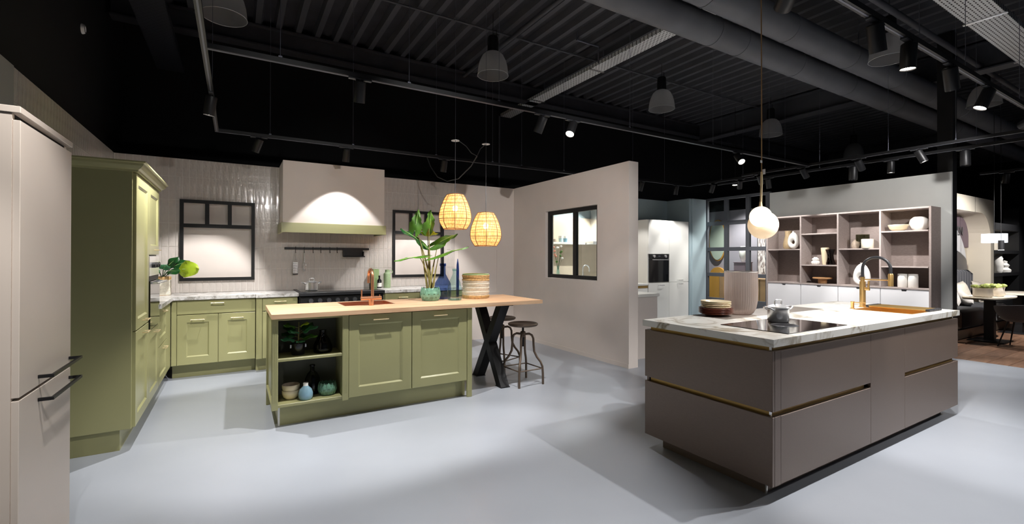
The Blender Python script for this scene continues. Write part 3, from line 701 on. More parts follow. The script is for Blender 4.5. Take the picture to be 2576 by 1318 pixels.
# plant in a basket, left corner of the worktop
bx, by_ = -.73, 6.66
t = thing('potted_plant', 'round-leaved plant in a white and jute basket in the worktop corner', 'plant', (bx, by_, .925))
bk = MB(); rr = .082
bk.lathe([(0, 0), (rr, 0), (rr, .01)], (bx, by_, .9255), 28); bk.build('basket_base', 'jute', t, 40)
for k in range(17):
    z = .9355+.0125*k; MB().tube([(bx+(rr+.001*math.sin(k*1.7))*math.cos(a), by_+(rr+.001*math.sin(k*1.7))*math.sin(a), z+.001*math.sin(3*a+k)) for a in [i*2*PI/24 for i in range(24)]], .0068, 6, closed=True).build('coil', 'jute' if k > 13 else 'cotton', t, 60)
MB().cyl((bx, by_, 1.12), (bx, by_, 1.125), .076, 20).build('soil', 'soil', t)
rnd = lambda u: math.sin(PI*min(1, max(0, u))**.8)**.55
for (tip, w_, mt, nm, st) in (((-.56, 6.47, 1.21), .05, 'leaf_dark', (.2, -.9, .5), .55), ((-.38, 6.46, 1.235), .085, 'leaf_lime', (.1, -1, .15), .72), ((-.66, 6.36, 1.30), .045, 'leaf_stripe', (.3, -.6, .8), .5), ((-.80, 6.40, 1.23), .055, 'leaf_stripe', (-.1, -1, .2), .4), ((-.58, 6.62, 1.37), .05, 'leaf_dark', (.3, -.5, .8), .5), ((-.84, 6.46, 1.36), .05, 'leaf_lime', (-.2, -1, .3), .5), ((-.47, 6.60, 1.33), .05, 'leaf_dark', (.4, -.6, .7), .6)):
    B = Vector((bx, by_, 1.12)); T_ = Vector(tip); d = T_-B; s0 = B+d*st*.62+Vector((0, 0, .05))
    MB().tube([B, B+d*.3+Vector((0, 0, .05)), s0], .004, 6).build('stem', 'leaf_dark', t, 60)
    l = add_leaf(t, s0, T_, w_*1.15, mt, normal=nm, shape=rnd, droop=.08)
    vein(l, s0, T_, w_*1.15, 0, nm, 'leaf_vein', droop=.08)

# lotus pots: overlapping petals around a bowl
def lotus_pot(name, label, x, y, z, R, H, cat='pot'):
    t = thing(name, label, cat, (x, y, z))
    MB().lathe([(0, 0), (R*.72, 0), (R*.94, H*.18), (R, H*.5), (R*.92, H*.85), (R*.82, H*.95), (R*.78, H*.95), (R*.86, H*.8), (R*.92, H*.5), (R*.7, H*.1), (0, H*.1)], (x, y, z+.0005), 32).build('bowl', 'lotus', t, 50)
    for ring, (z0, z1, n_, off) in enumerate(((.02, .55, 12, 0), (.3, .8, 12, .5), (.55, 1.02, 12, 0))):
        for k in range(n_):
            a0 = 2*PI*(k+off)/n_; hw = PI/n_*1.05
            def prof(h): return R*(.72+.30*min(1, h/.45)**.6 if h < .5 else 1.02-.16*((h-.5)/.5)**1.6)
            def fn(u, v, a0=a0, hw=hw, z0=z0, z1=z1):
                s_ = (v-.5)*2; h = z0+(z1-z0)*u; a = a0+s_*hw*(1-u**2.2); return (x+(prof(h)+.004*(1-s_*s_)+.002)*math.cos(a), y+(prof(h)+.004*(1-s_*s_)+.002)*math.sin(a), z+H*h)
            q = MB().grid(fn, 4, 4); bmesh.ops.recalc_face_normals(q.bm, faces=q.bm.faces); bmesh.ops.solidify(q.bm, geom=q.bm.faces[:], thickness=-.0022); q.build('petal', 'lotus', t, 50)
    return t
px_, py_ = 1.757, 4.60
t = lotus_pot('potted_plant', 'tall arrow-leaved plant in a green lotus-petal pot on the oak bar', px_, py_, .917, .098, .14, 'plant')
MB().cyl((px_, py_, 1.02), (px_, py_, 1.026), .078, 20).build('soil', 'soil', t)
arrow = lambda u: min(1, .25+u*4.5)*max(0, 1-u)**.8*1.12
AL = [((1.60, 4.62, 1.69), (1.625, 4.60, 1.87), .074, (-.35, -.9, .1), 'leaf'), ((1.745, 4.62, 1.70), (1.75, 4.57, 1.865), .078, (.15, -.95, .1), 'leaf'), ((1.66, 4.66, 1.53), (1.42, 4.55, 1.66), .068, (.5, -.6, .75), 'leaf_dark'),
      ((1.85, 4.62, 1.52), (2.05, 4.56, 1.625), .066, (-.3, -.8, .6), 'leaf'), ((1.83, 4.55, 1.385), (2.15, 4.50, 1.485), .048, (-.12, -.12, 1), 'leaf'), ((1.62, 4.55, 1.375), (1.34, 4.50, 1.335), .045, (0, -.08, 1), 'leaf'), ((1.76, 4.70, 1.64), (1.90, 4.74, 1.63), .05, (0, -.9, .4), 'leaf_lime'), ((1.68, 4.70, 1.54), (1.76, 4.62, 1.44), .03, (.3, -.9, .2), 'leaf')]
for i, (b0, tp, w_, nm, mt) in enumerate(AL):
    B = Vector((px_+.03*math.cos(i*1.3), py_+.03*math.sin(i*1.3), 1.02)); E_ = Vector(b0); D = (Vector(tp)-E_).normalized()
    mid = B.lerp(E_, .5)+Vector((0, 0, .06)); pts = []
    for k in range(9):
        u = k/8; pts.append(B*(1-u)**2+mid*2*u*(1-u)+E_*u*u)
    pts.append(E_+D*.02)
    MB().tube(pts, [.013-.0085*min(1, k/6) for k in range(len(pts))], 8).build('stalk', 'stalk', t, 60)
    l = add_leaf(t, E_-D*.035, tp, w_, mt, normal=nm, shape=arrow, heart=.35, wav=.10, nu=16, nv=6, fold=.18)
    vein(l, E_-D*.02, tp, w_, 0, nm, 'leaf_vein' if mt != 'leaf_lime' else 'leaf', fold=.2)

def lathe_thing(name, label, cat, x, y, z, parts, group=None, n=32, fn=None):
    t = thing(name, label, cat, (x, y, z), group)
    for pn, mat, prof in parts: MB().lathe(prof, (x, y, z+.0005), n, fn).build(pn, mat, t, 45)
    return t
lathe_thing('demijohn', 'large dark blue glass bottle on the oak bar beside the arrow-leaved plant', 'bottle', 1.962, 4.76, .917, (
    ('body', 'glass_blue', [(0, 0), (.08, 0), (.09, .012), (.092, .11), (.086, .17), (.055, .225), (.032, .27), (.029, .35), (.029, .378)]),
    ('lip', 'glass_blue', [(.029, .355), (.036, .36), (.036, .378), (.036, .386), (.028, .388)])))
lathe_thing('bottle', 'clear aqua glass bottle in front of the dark blue one', 'bottle', 1.998, 4.52, .917, (
    ('body', 'glass_aqua', [(0, .012), (.06, .008), (.072, .012), (.08, .05), (.078, .12), (.06, .19), (.035, .245), (.022, .275), (.021, .325)]),
    ('base', 'glass_aqua', [(0, 0), (.062, 0), (.074, .008), (.074, .014), (0, .018)]),
    ('lip', 'glass_aqua', [(.021, .31), (.027, .315), (.027, .333), (.02, .335)])))
lathe_thing('bottle', 'slim pointed cobalt blue bottle behind the basket', 'bottle', 2.185, 4.86, .917, (('body', 'glass_blue', [(0, 0), (.015, 0), (.017, .06), (.017, .30), (.012, .38), (.004, .435), (0, .44)]), ('core', 'glass_blue', [(0, .01), (.012, .01), (.012, .36), (0, .41)])), n=16)
x, y = 2.318, 4.66
t = thing('basket', 'coiled jute and white cotton basket with a green rim on the oak bar', 'basket', (x, y, .917))
MB().lathe([(0, 0), (.142, 0), (.148, .012), (.142, .012), (0, .008)], (x, y, .9175), 36).build('base', 'jute', t, 40)
for k in range(18):
    z = .93+.0148*k; R = .142+.004*math.sin(k*2.1)+.004*(k/18); mt = 'rim_green' if k == 17 else ('jute' if k in (0, 1, 13, 14, 15, 16) else 'cotton')
    MB().tube([(x+R*math.cos(a), y+R*math.sin(a), z+.0015*math.sin(2*a+k)) for a in [i*2*PI/36 for i in range(36)]], .0082, 6, closed=True).build('coil', mt, t, 60)

# things on the open shelves of the island
t = thing('potted_plant', 'dark leafy plant in a glossy black pot on the upper shelf of the island', 'plant', (.455, 4.27, .552))
x, y, z = .455, 4.27, .5525
MB().lathe([(0, 0), (.05, 0), (.053, .004), (.055, .095), (.05, .095), (.048, .02), (0, .02)], (x, y, z), 28).build('pot', 'bottle_black', t, 40)
for s_ in (-1, 1): MB().box(x+s_*.058-.006, x+s_*.058+.006, y-.008, y+.008, z+.055, z+.085, bev=.002).build('lug', 'steel', t)
MB().cyl((x, y, z+.085), (x, y, z+.09), .05, 16).build('soil', 'soil', t)
MB().cyl((x, y, z+.08), (x+.005, y, z+.27), .005, 8).build('stem', 'stalk', t, 40)
ov = lambda u: math.sin(PI*min(1, u**.8))**.7
for (hz, tip, w_, mt) in ((.24, (x-.11, y-.05, z+.27), .035, 'leaf'), (.25, (x+.07, y-.07, z+.275), .035, 'leaf_lime'), (.19, (x+.14, y-.06, z+.245), .04, 'leaf_stripe'), (.20, (x-.06, y-.10, z+.215), .035, 'leaf_stripe'), (.13, (x-.13, y-.05, z+.155), .035, 'leaf_stripe'), (.14, (x+.14, y-.05, z+.165), .035, 'leaf'), (.12, (x+.02, y-.12, z+.135), .035, 'leaf_stripe'), (.16, (x-.12, y+.05, z+.19), .05, 'leaf_dark'), (.2, (x+.12, y+.06, z+.26), .05, 'leaf_dark'), (.15, (x+.10, y+.06, z+.15), .045, 'leaf_dark'), (.18, (x-.10, y+.07, z+.25), .045, 'leaf_dark')):
    b0 = Vector((x+.003, y, z+hz-.02)); D = Vector(tip)-b0; s0 = b0+D*.22
    MB().tube([b0, s0], .0025, 5).build('petiole', 'stalk', t, 40)
    l = add_leaf(t, s0, tip, w_, mt, normal=(0, -.35, .95), shape=ov, droop=.12); vein(l, s0, tip, w_, 0, (0, -.35, .95), mt, droop=.12, r=.0015)
lathe_thing('glass_vase', 'squat dark smoked glass vase on the upper shelf of the island', 'vase', .65, 4.27, .552, (
    ('body', 'glass_smoke', [(0, .004), (.072, .004), (.077, .02), (.076, .06), (.055, .11), (.03, .15), (.025, .18), (.03, .19)]), ('base', 'glass_smoke', [(0, 0), (.07, 0), (.073, .006), (0, .008)])))
for k in range(2):
    lathe_thing('bowl', ('lower' if k == 0 else 'upper')+' of two stacked cream stoneware bowls with brown inside on the lower island shelf', 'bowl', .40, 4.27, .188+.045*k, (
        ('body', 'cream_cer', [(0, 0), (.04, 0), (.06, .02), (.068, .05), (.068, .072), (.066, .074)]), ('glaze', 'stone_cer', [(.066, .0735), (.064, .05), (.055, .025), (.035, .008), (0, .008)])), 'stacked cream bowls')
lathe_thing('bud_vase', 'small round pale blue bud vase on the lower island shelf', 'vase', .505, 4.19, .188, (('body', 'bluevase', [(0, 0), (.045, 0), (.056, .02), (.057, .05), (.045, .085), (.022, .108), (.018, .12), (.016, .12), (.014, .1), (0, .02)]), ('neck', 'white_cer', [(.022, .107), (.019, .118), (.021, .135), (.017, .135), (.015, .11)])))
lathe_thing('bottle', 'dark smoked glass bottle at the back of the lower island shelf', 'bottle', .575, 4.33, .188, (('body', 'glass_smoke', [(0, .004), (.055, .004), (.06, .02), (.06, .13), (.04, .175), (.018, .20), (.017, .245)]), ('lip', 'glass_smoke', [(.017, .235), (.022, .238), (.022, .25), (.016, .252)])))
lotus_pot('lotus_bowl', 'green lotus-petal bowl on the lower shelf of the island', .685, 4.25, .188, .07, .105, 'bowl')
# ================================================================== BRONZE-BROWN ISLAND
t = thing('kitchen_island', 'dark taupe metallic kitchen island with gold grip channels', 'island', (4.0, 1.93, 0))
X0, X1, Y0, Y1 = 2.575, 5.44, 1.462, 2.40
MB().box(X0+.045, 4.68, Y0+.045, Y1-.045, .09, .87).box(4.68, 5.30, Y0+.045, Y1-.045, .09, .735).box(5.30, X1-.045, Y0+.045, Y1-.045, .09, .87).build('carcass', 'lacquer_in', t)
MB().box(X0+.09, X1-.09, Y0+.09, Y1-.09, 0, .09).build('plinth', 'lacquer', t)
MB().box(X0+.088, X0+.10, Y0+.086, Y0+.094, 0, .09).build('plinth_corner', 'steel', t)
# gold channels: top, all round; middle on the end and on the drawers
ch = MB(); ch.box(X0+.03, X1-.03, Y0+.03, Y0+.046, .846, .876); ch.box(X0+.03, X0+.046, Y0+.046, Y1-.03, .846, .876); ch.box(X1-.046, X1-.03, Y0+.046, Y1-.03, .846, .876); ch.box(X0+.046, X1-.046, Y1-.046, Y1-.03, .846, .876)
ch.build('grip_channel', 'gold_dull', t)
ch = MB(); ch.box(X0+.03, X0+.046, Y0+.03, Y1-.03, .47, .52); ch.box(X0+.046, 3.745, Y0+.03, Y0+.046, .47, .52); ch.build('grip_channel', 'gold_dull', t)
MB().box(4.34, X1-.03, Y0+.03, Y0+.046, .47, .52).build('grip_channel', 'gold_dull', t)
for x_, y_ in ((X0+.024, Y0+.024),):
    for z0, z1 in ((.85, .875), (.482, .508)): MB().box(x_, x_+.01, y_, y_+.01, z0, z1).build('channel_corner', 'steel', t)
for z0, z1 in ((.09, .48), (.51, .85)):
    flat_front(Y0+.0005, Y1, z0, z1, 'm', X0+.022, t=.022, g=.0005).build('end_panel', 'lacquer', t)
    MB().box(X0+.0225, X0+.082, Y0, Y0+.022, z0, z1, bev=.0008).build('corner_strip', 'lacquer', t)
    flat_front(X0+.082, 3.772, z0, z1, 'y', Y0+.022, t=.022).build('drawer_front', 'lacquer', t)
    flat_front(4.333, X1, z0, z1, 'y', Y0+.022, t=.022).build('drawer_front', 'lacquer', t)
    flat_front(Y0+.025, Y1, z0, z1, 'x', X1-.022, t=.022).build('end_panel', 'lacquer', t)
flat_front(3.772, 4.333, .09, .85, 'y', Y0+.022, t=.022).build('door', 'lacquer', t)
MB().box(X0+.024, X1-.024, Y1-.022, Y1, .09, .85).build('back_panel', 'lacquer', t)
# marble top: cut-out for the sink, darker inset along the back
SK = (4.70, 5.28, 1.535, 1.965); IN = (3.095, 4.49, 2.10)
wt = thing('worktop', 'white marble-look worktop with gold-grey veins on the taupe island', 'worktop', (4.0, 1.93, .875))
q = MB()
for a in ((2.563, IN[0], 1.45, 2.41), (IN[0], IN[1], 1.45, IN[2]), (IN[1], SK[0], 1.45, 2.41), (SK[0], SK[1], 1.45, SK[2]), (SK[0], SK[1], SK[3], 2.41), (SK[1], 5.44, 1.45, 2.41)): q.box(*a, .876, .92)
q.build('slab', 'marble', wt); MB().box(IN[0], IN[1], IN[2], 2.41, .876, .9205).build('inset_panel', 'inset_stone', wt)
t = thing('induction_hob', 'flat black glass hob with a central vent in the marble worktop', 'hob', (3.18, 1.73, .92))
MB().box(2.82, 3.545, 1.508, 1.955, .9203, .9245, bev=.001).build('glass', 'black_gloss', t)
MB().lathe([(0, .0075), (.075, .0075), (.085, .0045)], (3.16, 1.715, .92), 28).build('vent_cover', 'charcoal', t, 40)
for k in range(9): MB().box(3.10+.0135*k, 3.104+.0135*k, 1.665, 1.765, .9275, .9282).build('vent_slot', 'black', t)
cook_pot('shiny steel lidded pot on the black hob of the taupe island', 3.30, 1.835, .925, .068, .095, -.25)
t = thing('sink', 'gold sink sunk into the marble worktop', 'sink', (4.99, 1.75, .74))
q = MB(); a = SK; q.box(a[0]+.002, a[1]-.002, a[2]+.002, a[3]-.002, .74, .748)
for s_ in ((a[0]+.002, a[0]+.01, a[2]+.002, a[3]-.002), (a[1]-.01, a[1]-.002, a[2]+.002, a[3]-.002), (a[0]+.01, a[1]-.01, a[2]+.002, a[2]+.01), (a[0]+.01, a[1]-.01, a[3]-.01, a[3]-.002)): q.box(*s_, .748, .921)
q.build('basin', 'gold', t); MB().cyl((4.99, 1.75, .748), (4.99, 1.75, .752), .04, 20).build('drain', 'gold_dull', t, 40)
t = thing('drying_rack', 'roll-out gold rod rack with black rubber ends lying over the gold sink', 'rack', (5.13, 1.755, .9215))
for k in range(9): MB().tube([(5.035+.03*k, 1.535, .930), (5.035+.03*k, 1.98, .930)], .0072, 8).build('rod', 'gold', t, 40)
for yy in (1.525, 1.965):
    for k in range(9): MB().box(5.022+.03*k, 5.049+.03*k, yy, yy+.03, .9215, .9395, bev=.002).build('rubber_link', 'charcoal', t)
t = thing('tap', 'gold kitchen tap with a black hose arch on the marble worktop', 'tap', (4.98, 1.995, .92))
x, y = 4.98, 1.995
MB().lathe([(0, 0), (.03, 0), (.03, .006), (.024, .008), (0, .008)], (x, y, .9205), 24).build('base', 'gold', t, 40)
MB().cyl((x, y, .925), (x, y, 1.16), .0235, 20).build('column', 'gold', t, 40)
MB().cyl((x, y, 1.16), (x, y, 1.2), .017, 18).build('collar', 'gold', t, 40)
MB().tube([(x, y, 1.2), (x, y, 1.27)] + arc((x, y-.107, 1.275), .107, 0, PI, 16, ('y', 'z'))[1:] + [(x, y-.214, 1.235)], .0125, 12).build('hose', 'charcoal', t, 60)
MB().lathe([(.014, 0), (.02, .0), (.02, .10), (.015, .112), (0, .112)], (x, y-.214, 1.125), 20).build('spray_head', 'gold', t, 40)
MB().cyl((x, y, 1.178), (x, y-.2, 1.178), .0055, 10).build('bracket', 'gold', t, 40)
MB().cyl((x, y-.02, 1.09), (x, y-.055, 1.09), .013, 14).cyl((x, y-.045, 1.09), (x, y-.05, 1.165), .008, 12).build('lever', 'gold', t, 40)
t = thing('soap_dispenser', 'small gold soap dispenser left of the gold tap', 'dispenser', (4.76, 1.985, .92))
x, y = 4.76, 1.985
MB().lathe([(0, 0), (.02, 0), (.02, .004), (.013, .006), (.0125, .05), (.016, .055), (.016, .064), (0, .066)], (x, y, .9205), 20).build('body', 'gold', t, 40)
MB().cyl((x, y, .977), (x+.02, y-.095, .977), .0045, 10).build('nozzle', 'gold', t, 40)
# plates
PX, PY = 3.235, 2.285
def plate(label, z, r, mat, group):
    lathe_thing('plate', label, 'plate', PX, PY, z, (('dish', mat, [(0, 0), (r*.55, 0), (r*.62, .003), (r*.97, .022), (r, .025), (r*.985, .028), (r*.6, .008), (0, .006)]),), group, n=40)
names = ('bottom', 'second', 'third', 'top')
for k in range(4): plate(names[k]+' dark brown glazed plate of the stack beside the ribbed vase', .9208+.0115*k, .127, 'brown_cer', 'stacked brown plates')
for k in range(4): plate(names[k]+' cream glazed bowl plate of the stack on the brown plates', .972+.0125*k if k else .968, .112, 'cream_cer', 'stacked cream plates')
# ribbed vase
t = thing('glass_vase', 'tall ribbed smoky glass vase beside the stacked plates', 'vase', (3.50, 2.245, .9205))
rib = lambda a, z: 1 + .02*math.cos(44*a)*min(1, max(0, (.34-z)/.06))
MB().lathe([(0, .004), (.07, .002), (.088, .012), (.108, .05), (.119, .11), (.122, .18), (.122, .335), (.121, .345)], (3.50, 2.245, .921), 176, rib).build('body', 'vase_glass', t, 60)
MB().lathe([(.1205, .339), (.1235, .342), (.1235, .346), (.1205, .346)], (3.50, 2.245, .921), 48).build('rim', 'chrome', t, 60)
MB().lathe([(0, 0), (.066, 0), (.07, .006), (0, .008)], (3.50, 2.245, .9207), 40).build('base', 'vase_glass', t, 60)
# globe pendant lamp
t = thing('globe_pendant', 'pendant lamp of two glowing opal globes on a brass rod over the taupe island', 'lamp', (3.54, 2.1, 1.53))
MB().tube([(3.545, 2.1, 2.05), (3.545, 2.1, 2.5), (3.54, 2.1, 3.2), (3.53, 2.1, 4.625)], .0045, 8).build('cable', 'cord', t, 40)
MB().cyl((3.535, 2.1, 1.77), (3.545, 2.1, 2.05), .0085, 12).build('rod', 'brass', t, 40)
MB().lathe([(.009, .07), (.013, .04), (.024, 0), (0, 0)], (3.532, 2.1, 1.745), 20).build('cap', 'brass', t, 40)
MB().ell((3.455, 2.055, 1.69), (.079, .079, .079), 32, 20).build('globe', 'globe_small', t, 80)
MB().ell((3.615, 2.13, 1.638), (.112, .112, .112), 32, 20).build('globe', 'globe', t, 80)
MB().lathe([(.03, 0), (.034, .004), (.03, .012), (0, .012)], (3.575, 2.10, 1.738), 20).build('ring', 'brass', t, 40)
MB().box(3.55, 3.553, 2.075, 2.10, 2.03, 2.07).build('price_tag', 'tag', t); MB().box(3.52, 3.545, 2.095, 2.097, 2.12, 2.14).build('price_tag', 'tag', t)
# ================================================================== SHELVING WALL
t = thing('shelving_unit', 'grey-brown open shelving over four white drawers on the right wall', 'shelving', (8.28, 3.58, 0))
SXf, SXb = 8.1, 8.46; YS = [4.694, 4.135, 3.58, 3.025, 2.468]; ZB, ZT = .955, 2.085
MB().box(SXf, SXb-.012, 2.445, 2.47, .12, ZT, bev=.001).build('side_panel', 'linen_dark', t)
MB().box(SXf, SXb-.012, 4.692, 4.715, .12, ZT, bev=.001).build('side_panel', 'linen_mid', t)
MB().box(SXf, SXb-.012, 2.47, 4.692, ZT-.022, ZT).build('top_panel', 'linen_mid', t)
MB().box(SXf, SXb-.012, 2.47, 4.692, ZB-.02, ZB).build('counter', 'linen_mid', t)
MB().box(SXb-.012, SXb-.002, 2.45, 4.712, .12, ZT-.002).build('back_panel', 'linen_dark', t)
for yy in YS[1:4]: MB().box(SXf, SXb-.012, yy-.011, yy+.011, ZB, ZT-.022).build('divider', 'linen_mid', t)
for k, zs in enumerate(((1.525,), (1.775, 1.262), (1.52,), (1.765, 1.257))):
    for z in zs: MB().box(SXf+.004, SXb-.012, YS[k+1]+.012, YS[k]-.012, z-.018, z).build('shelf', 'linen_mid', t)
MB().box(SXf+.03, SXb-.012, 2.47, 4.692, .13, ZB-.021).build('body', 'linen_dark', t); MB().box(SXf+.06, SXb-.02, 2.46, 4.70, 0, .12).build('plinth', 'linen_dark', t)
for k in range(4):
    y1, y0 = YS[k]-.004, YS[k+1]+.004; yc = (y0+y1)/2; z0, z1 = .14, .932; hw, hh = .034, .028
    poly = [(y0, z0), (y1, z0), (y1, z1), (yc+hw, z1), (yc+hw*.75, z1-hh), (yc-hw*.75, z1-hh), (yc-hw, z1), (y0, z1)]
    d = MB().prism(poly, 'x', SXf+.008, SXf+.028).build('drawer', 'white_matt', t)
    MB().box(SXf+.0285, SXf+.03, yc-hw, yc+hw, z1-hh, z1).build('grip', 'knob', d)
XS_ = 8.25
lathe_thing('vase', 'tan stoneware vase with a narrow neck on the left shelf', 'vase', XS_+.06, 4.445, 1.525, (('body', 'tan_cer', [(0, 0), (.06, 0), (.078, .03), (.082, .09), (.066, .17), (.05, .23), (.052, .30), (.056, .32), (.048, .32), (.044, .24), (0, .05)]),))
def ring_vase(name, label, y, z, w_, h, hole_z, hr, th=.05, XS_=8.2):
    t = thing(name, label, 'vase', (XS_, y, z)); q = MB(); n = 36; sec = 10; cz = z+hole_z*h; rings = []
    for i in range(n):
        a = 2*PI*i/n; ca, sa = math.cos(a), math.sin(a)
        ro = 1/math.sqrt((ca/(w_/2))**2+(sa/(h*(1-hole_z) if sa > 0 else h*hole_z))**2); mid = (ro+hr)/2; hf = (ro-hr)/2; ring = []
        for k in range(sec):
            b = 2*PI*k/sec; r_ = mid+hf*math.cos(b); ring.append(q.bm.verts.new((XS_+th*math.sin(b), y+r_*ca, cz+r_*sa)))
        rings.append(ring)
    for i in range(n):
        for k in range(sec): a, b = rings[i], rings[(i+1) % n]; q.bm.faces.new((a[k], a[(k+1) % sec], b[(k+1) % sec], b[k]))
    q.build('body', 'white_cer', t, 60)
    MB().lathe([(.018, -.02), (.02, .0), (.024, .012), (.016, .012), (.014, -.01)], (XS_, y, z+h), 16).build('neck', 'white_cer', t, 60); return t
ring_vase('vase', 'white oval vase with a round hole beside the tan vase', 4.300, 1.5255, .175, .29, .40, .03)
ring_vase('vase', 'large white oval ring vase behind the gold tap', 3.295, .9555, .225, .335, .33, .045)
lathe_thing('vase', 'small white ribbed gourd vase on the second shelf column', 'vase', XS_-.06, 3.945, 1.262, (('body', 'white_cer', [(0, 0), (.042, 0), (.06, .025), (.058, .05), (.038, .066), (.05, .082), (.048, .098), (.026, .112), (.024, .125), (.02, .125), (0, .03)]),), n=56, fn=lambda a, z: 1+.05*math.cos(14*a))
lathe_thing('vase', 'tall cream tapering vase beside the small ribbed vase', 'vase', XS_+.05, 3.853, 1.262, (('body', 'cream_cer', [(0, 0), (.04, 0), (.042, .05), (.05, .15), (.058, .24), (.06, .275), (.05, .28), (.04, .15), (0, .03)]),))
lathe_thing('vase', 'brown twisted glass vase right of the tall cream vase', 'vase', XS_-.02, 3.74, 1.262, (('body', 'glass_brown', [(0, .002), (.058, .002), (.062, .03), (.042, .10), (.04, .16), (.058, .23), (.062, .25)]), ('core', 'glass_brown', [(0, .004), (.05, .006), (.036, .1), (.034, .16), (.05, .235)])), n=40, fn=lambda a, z: 1+.14*math.sin(5*a+z*20))
lathe_thing('goblet', 'dark green glass goblet on the third shelf column', 'vase', XS_+.03, 3.315, 1.52, (('cup', 'glass_green', [(0, .10), (.05, .10), (.08, .115), (.086, .14), (.086, .215)]), ('foot', 'glass_green', [(0, 0), (.045, 0), (.048, .02), (.034, .06), (.036, .095), (0, .1)])))
lathe_thing('vase', 'round grey-brown stoneware vase behind the green goblet', 'vase', XS_+.12, 3.44, 1.52, (('body', 'stone_cer', [(0, 0), (.05, 0), (.066, .04), (.06, .09), (.03, .13), (.028, .14), (.02, .13), (0, .04)]),))
lathe_thing('candle_pot', 'cream stone cylinder pot right of the green goblet', 'pot', XS_-.09, 3.205, 1.52, (('body', 'cream_wall', [(0, 0), (.074, 0), (.077, .004), (.077, .135), (.074, .139), (0, .136)]),))
t = thing('cake_stand', 'round wooden cake stand with a fluted edge on the second shelf column', 'stand', (XS_, 3.866, .955))
MB().lathe([(0, .075), (.132, .075), (.138, .08), (.138, .098), (.132, .102), (0, .102)], (XS_, 3.866, .9555), 72, lambda a, z: 1+.012*math.cos(36*a)).build('plate', 'wood_small', t, 40)
MB().lathe([(0, 0), (.062, 0), (.062, .076), (0, .076)], (XS_, 3.866, .9555), 32).build('foot', 'wood_small', t, 40)
for y, s_ in ((2.803, 'left'), (2.683, 'right')): lathe_thing('canister', s_+' of two white lidded canisters on the right shelf column', 'jar', XS_-.02, y, .955, (('body', 'white_cer', [(0, 0), (.055, 0), (.058, .004), (.058, .165), (.055, .172), (0, .172)]), ('lid', 'white_cer', [(0, .172), (.056, .173), (.057, .19), (.05, .194), (0, .196)])), 'pair of white canisters')
lathe_thing('bowl', 'shallow cream bowl on the top right shelf', 'bowl', XS_-.03, 2.85, 1.765, (('body', 'cream_cer', [(0, 0), (.06, 0), (.10, .03), (.12, .085), (.115, .09), (.09, .035), (.05, .012), (0, .01)]),))
lathe_thing('vase', 'round pearly white glass vase on the top right shelf', 'vase', XS_+.08, 2.645, 1.765, (('body', 'white_cer', [(0, 0), (.06, 0), (.10, .04), (.115, .10), (.10, .16), (.065, .195), (.06, .195), (.09, .155), (.1, .1), (0, .02)]),), n=14)

# ================================================================== GRID PARTITION AND THE ROOM BEHIND IT
t = struct(MB().box(8.47, 8.53, 6.18, 6.235, 0, 2.60).box(8.47, 8.53, 4.865, 4.945, 0, 2.60).box(8.47, 8.53, 4.945, 6.18, 2.55, 2.60).box(8.47, 8.53, 4.945, 6.18, 0, .55).build('window_4', 'frame_grey'))
for a, b in ((5.72, 5.80), (5.26, 5.338)): MB().box(8.472, 8.528, a, b, .55, 2.55).build('mullion', 'frame_grey', t)
cols = ((4.945, 5.26), (5.338, 5.72), (5.80, 6.18))
for z0, z1 in ((2.035, 2.115), (1.51, 1.585), (.99, 1.063)):
    for a, b in cols: MB().box(8.474, 8.526, a, b, z0, z1).build('muntin', 'frame_grey', t)
for a, b in cols:
    for z0, z1 in ((.55, .99), (1.063, 1.51), (1.585, 2.035), (2.115, 2.55)): MB().box(8.498, 8.502, a, b, z0, z1).build('pane', 'pane', t)
sbox('wall_lounge', 'purple_grey', 9.68, 9.8, 4.75, 7.2, 0, 2.45)
def plate_yz(poly_fn, n, x0, x1): return MB().prism([poly_fn(2*PI*i/n) for i in range(n)], 'x', x0, x1)
t = thing('wall_mirror', 'oval gold-edged mirror seen through the dark grid window', 'mirror', (9.66, 6.75, 1.30))
plate_yz(lambda a: (6.76+.225*math.cos(a), 1.775+.48*math.sin(a)), 40, 9.63, 9.679).build('rim', 'gold_paint', t, 30); plate_yz(lambda a: (6.76+.20*math.cos(a), 1.775+.455*math.sin(a)), 40, 9.622, 9.63).build('glass', 'mirror', t)
t = thing('wall_mirror', 'arched gold panel mirror below the oval one behind the grid window', 'mirror', (9.66, 6.76, .3))
arch = [(6.55, .3), (6.97, .3)] + [(6.76+.21*math.cos(a), .94+.21*math.sin(a)) for a in [PI*i/14 for i in range(15)]]
MB().prism(arch, 'x', 9.63, 9.679).build('panel', 'gold_paint', t); MB().prism([(6.60, .3), (6.70, .3), (6.70, 1.05), (6.60, .98)], 'x', 9.622, 9.63).build('strip', 'tan_panel', t)
t = thing('wall_picture', 'grey and white printed wall picture behind the grid window', 'picture', (9.67, 5.6, .95)); MB().box(9.65, 9.679, 5.15, 5.80, .96, 2.05).build('print', 'print_picture', t)
MB().box(9.645, 9.68, 5.14, 5.148, .95, 2.06).box(9.645, 9.68, 5.802, 5.81, .95, 2.06).build('frame', 'charcoal', t)
MB_ = thing('sideboard', 'tan leather-look low sideboard behind the grid window', 'sideboard', (9.4, 5.4, 0)); MB().box(9.2, 9.66, 4.9, 5.78, .08, .945, bev=.01).build('body', 'tan_panel', MB_); MB().box(9.25, 9.6, 4.95, 5.73, 0, .08).build('plinth', 'gap', MB_)
for a in (5.19, 5.49): MB().box(9.195, 9.2, a, a+.006, .1, .93).build('joint', 'gap', MB_)
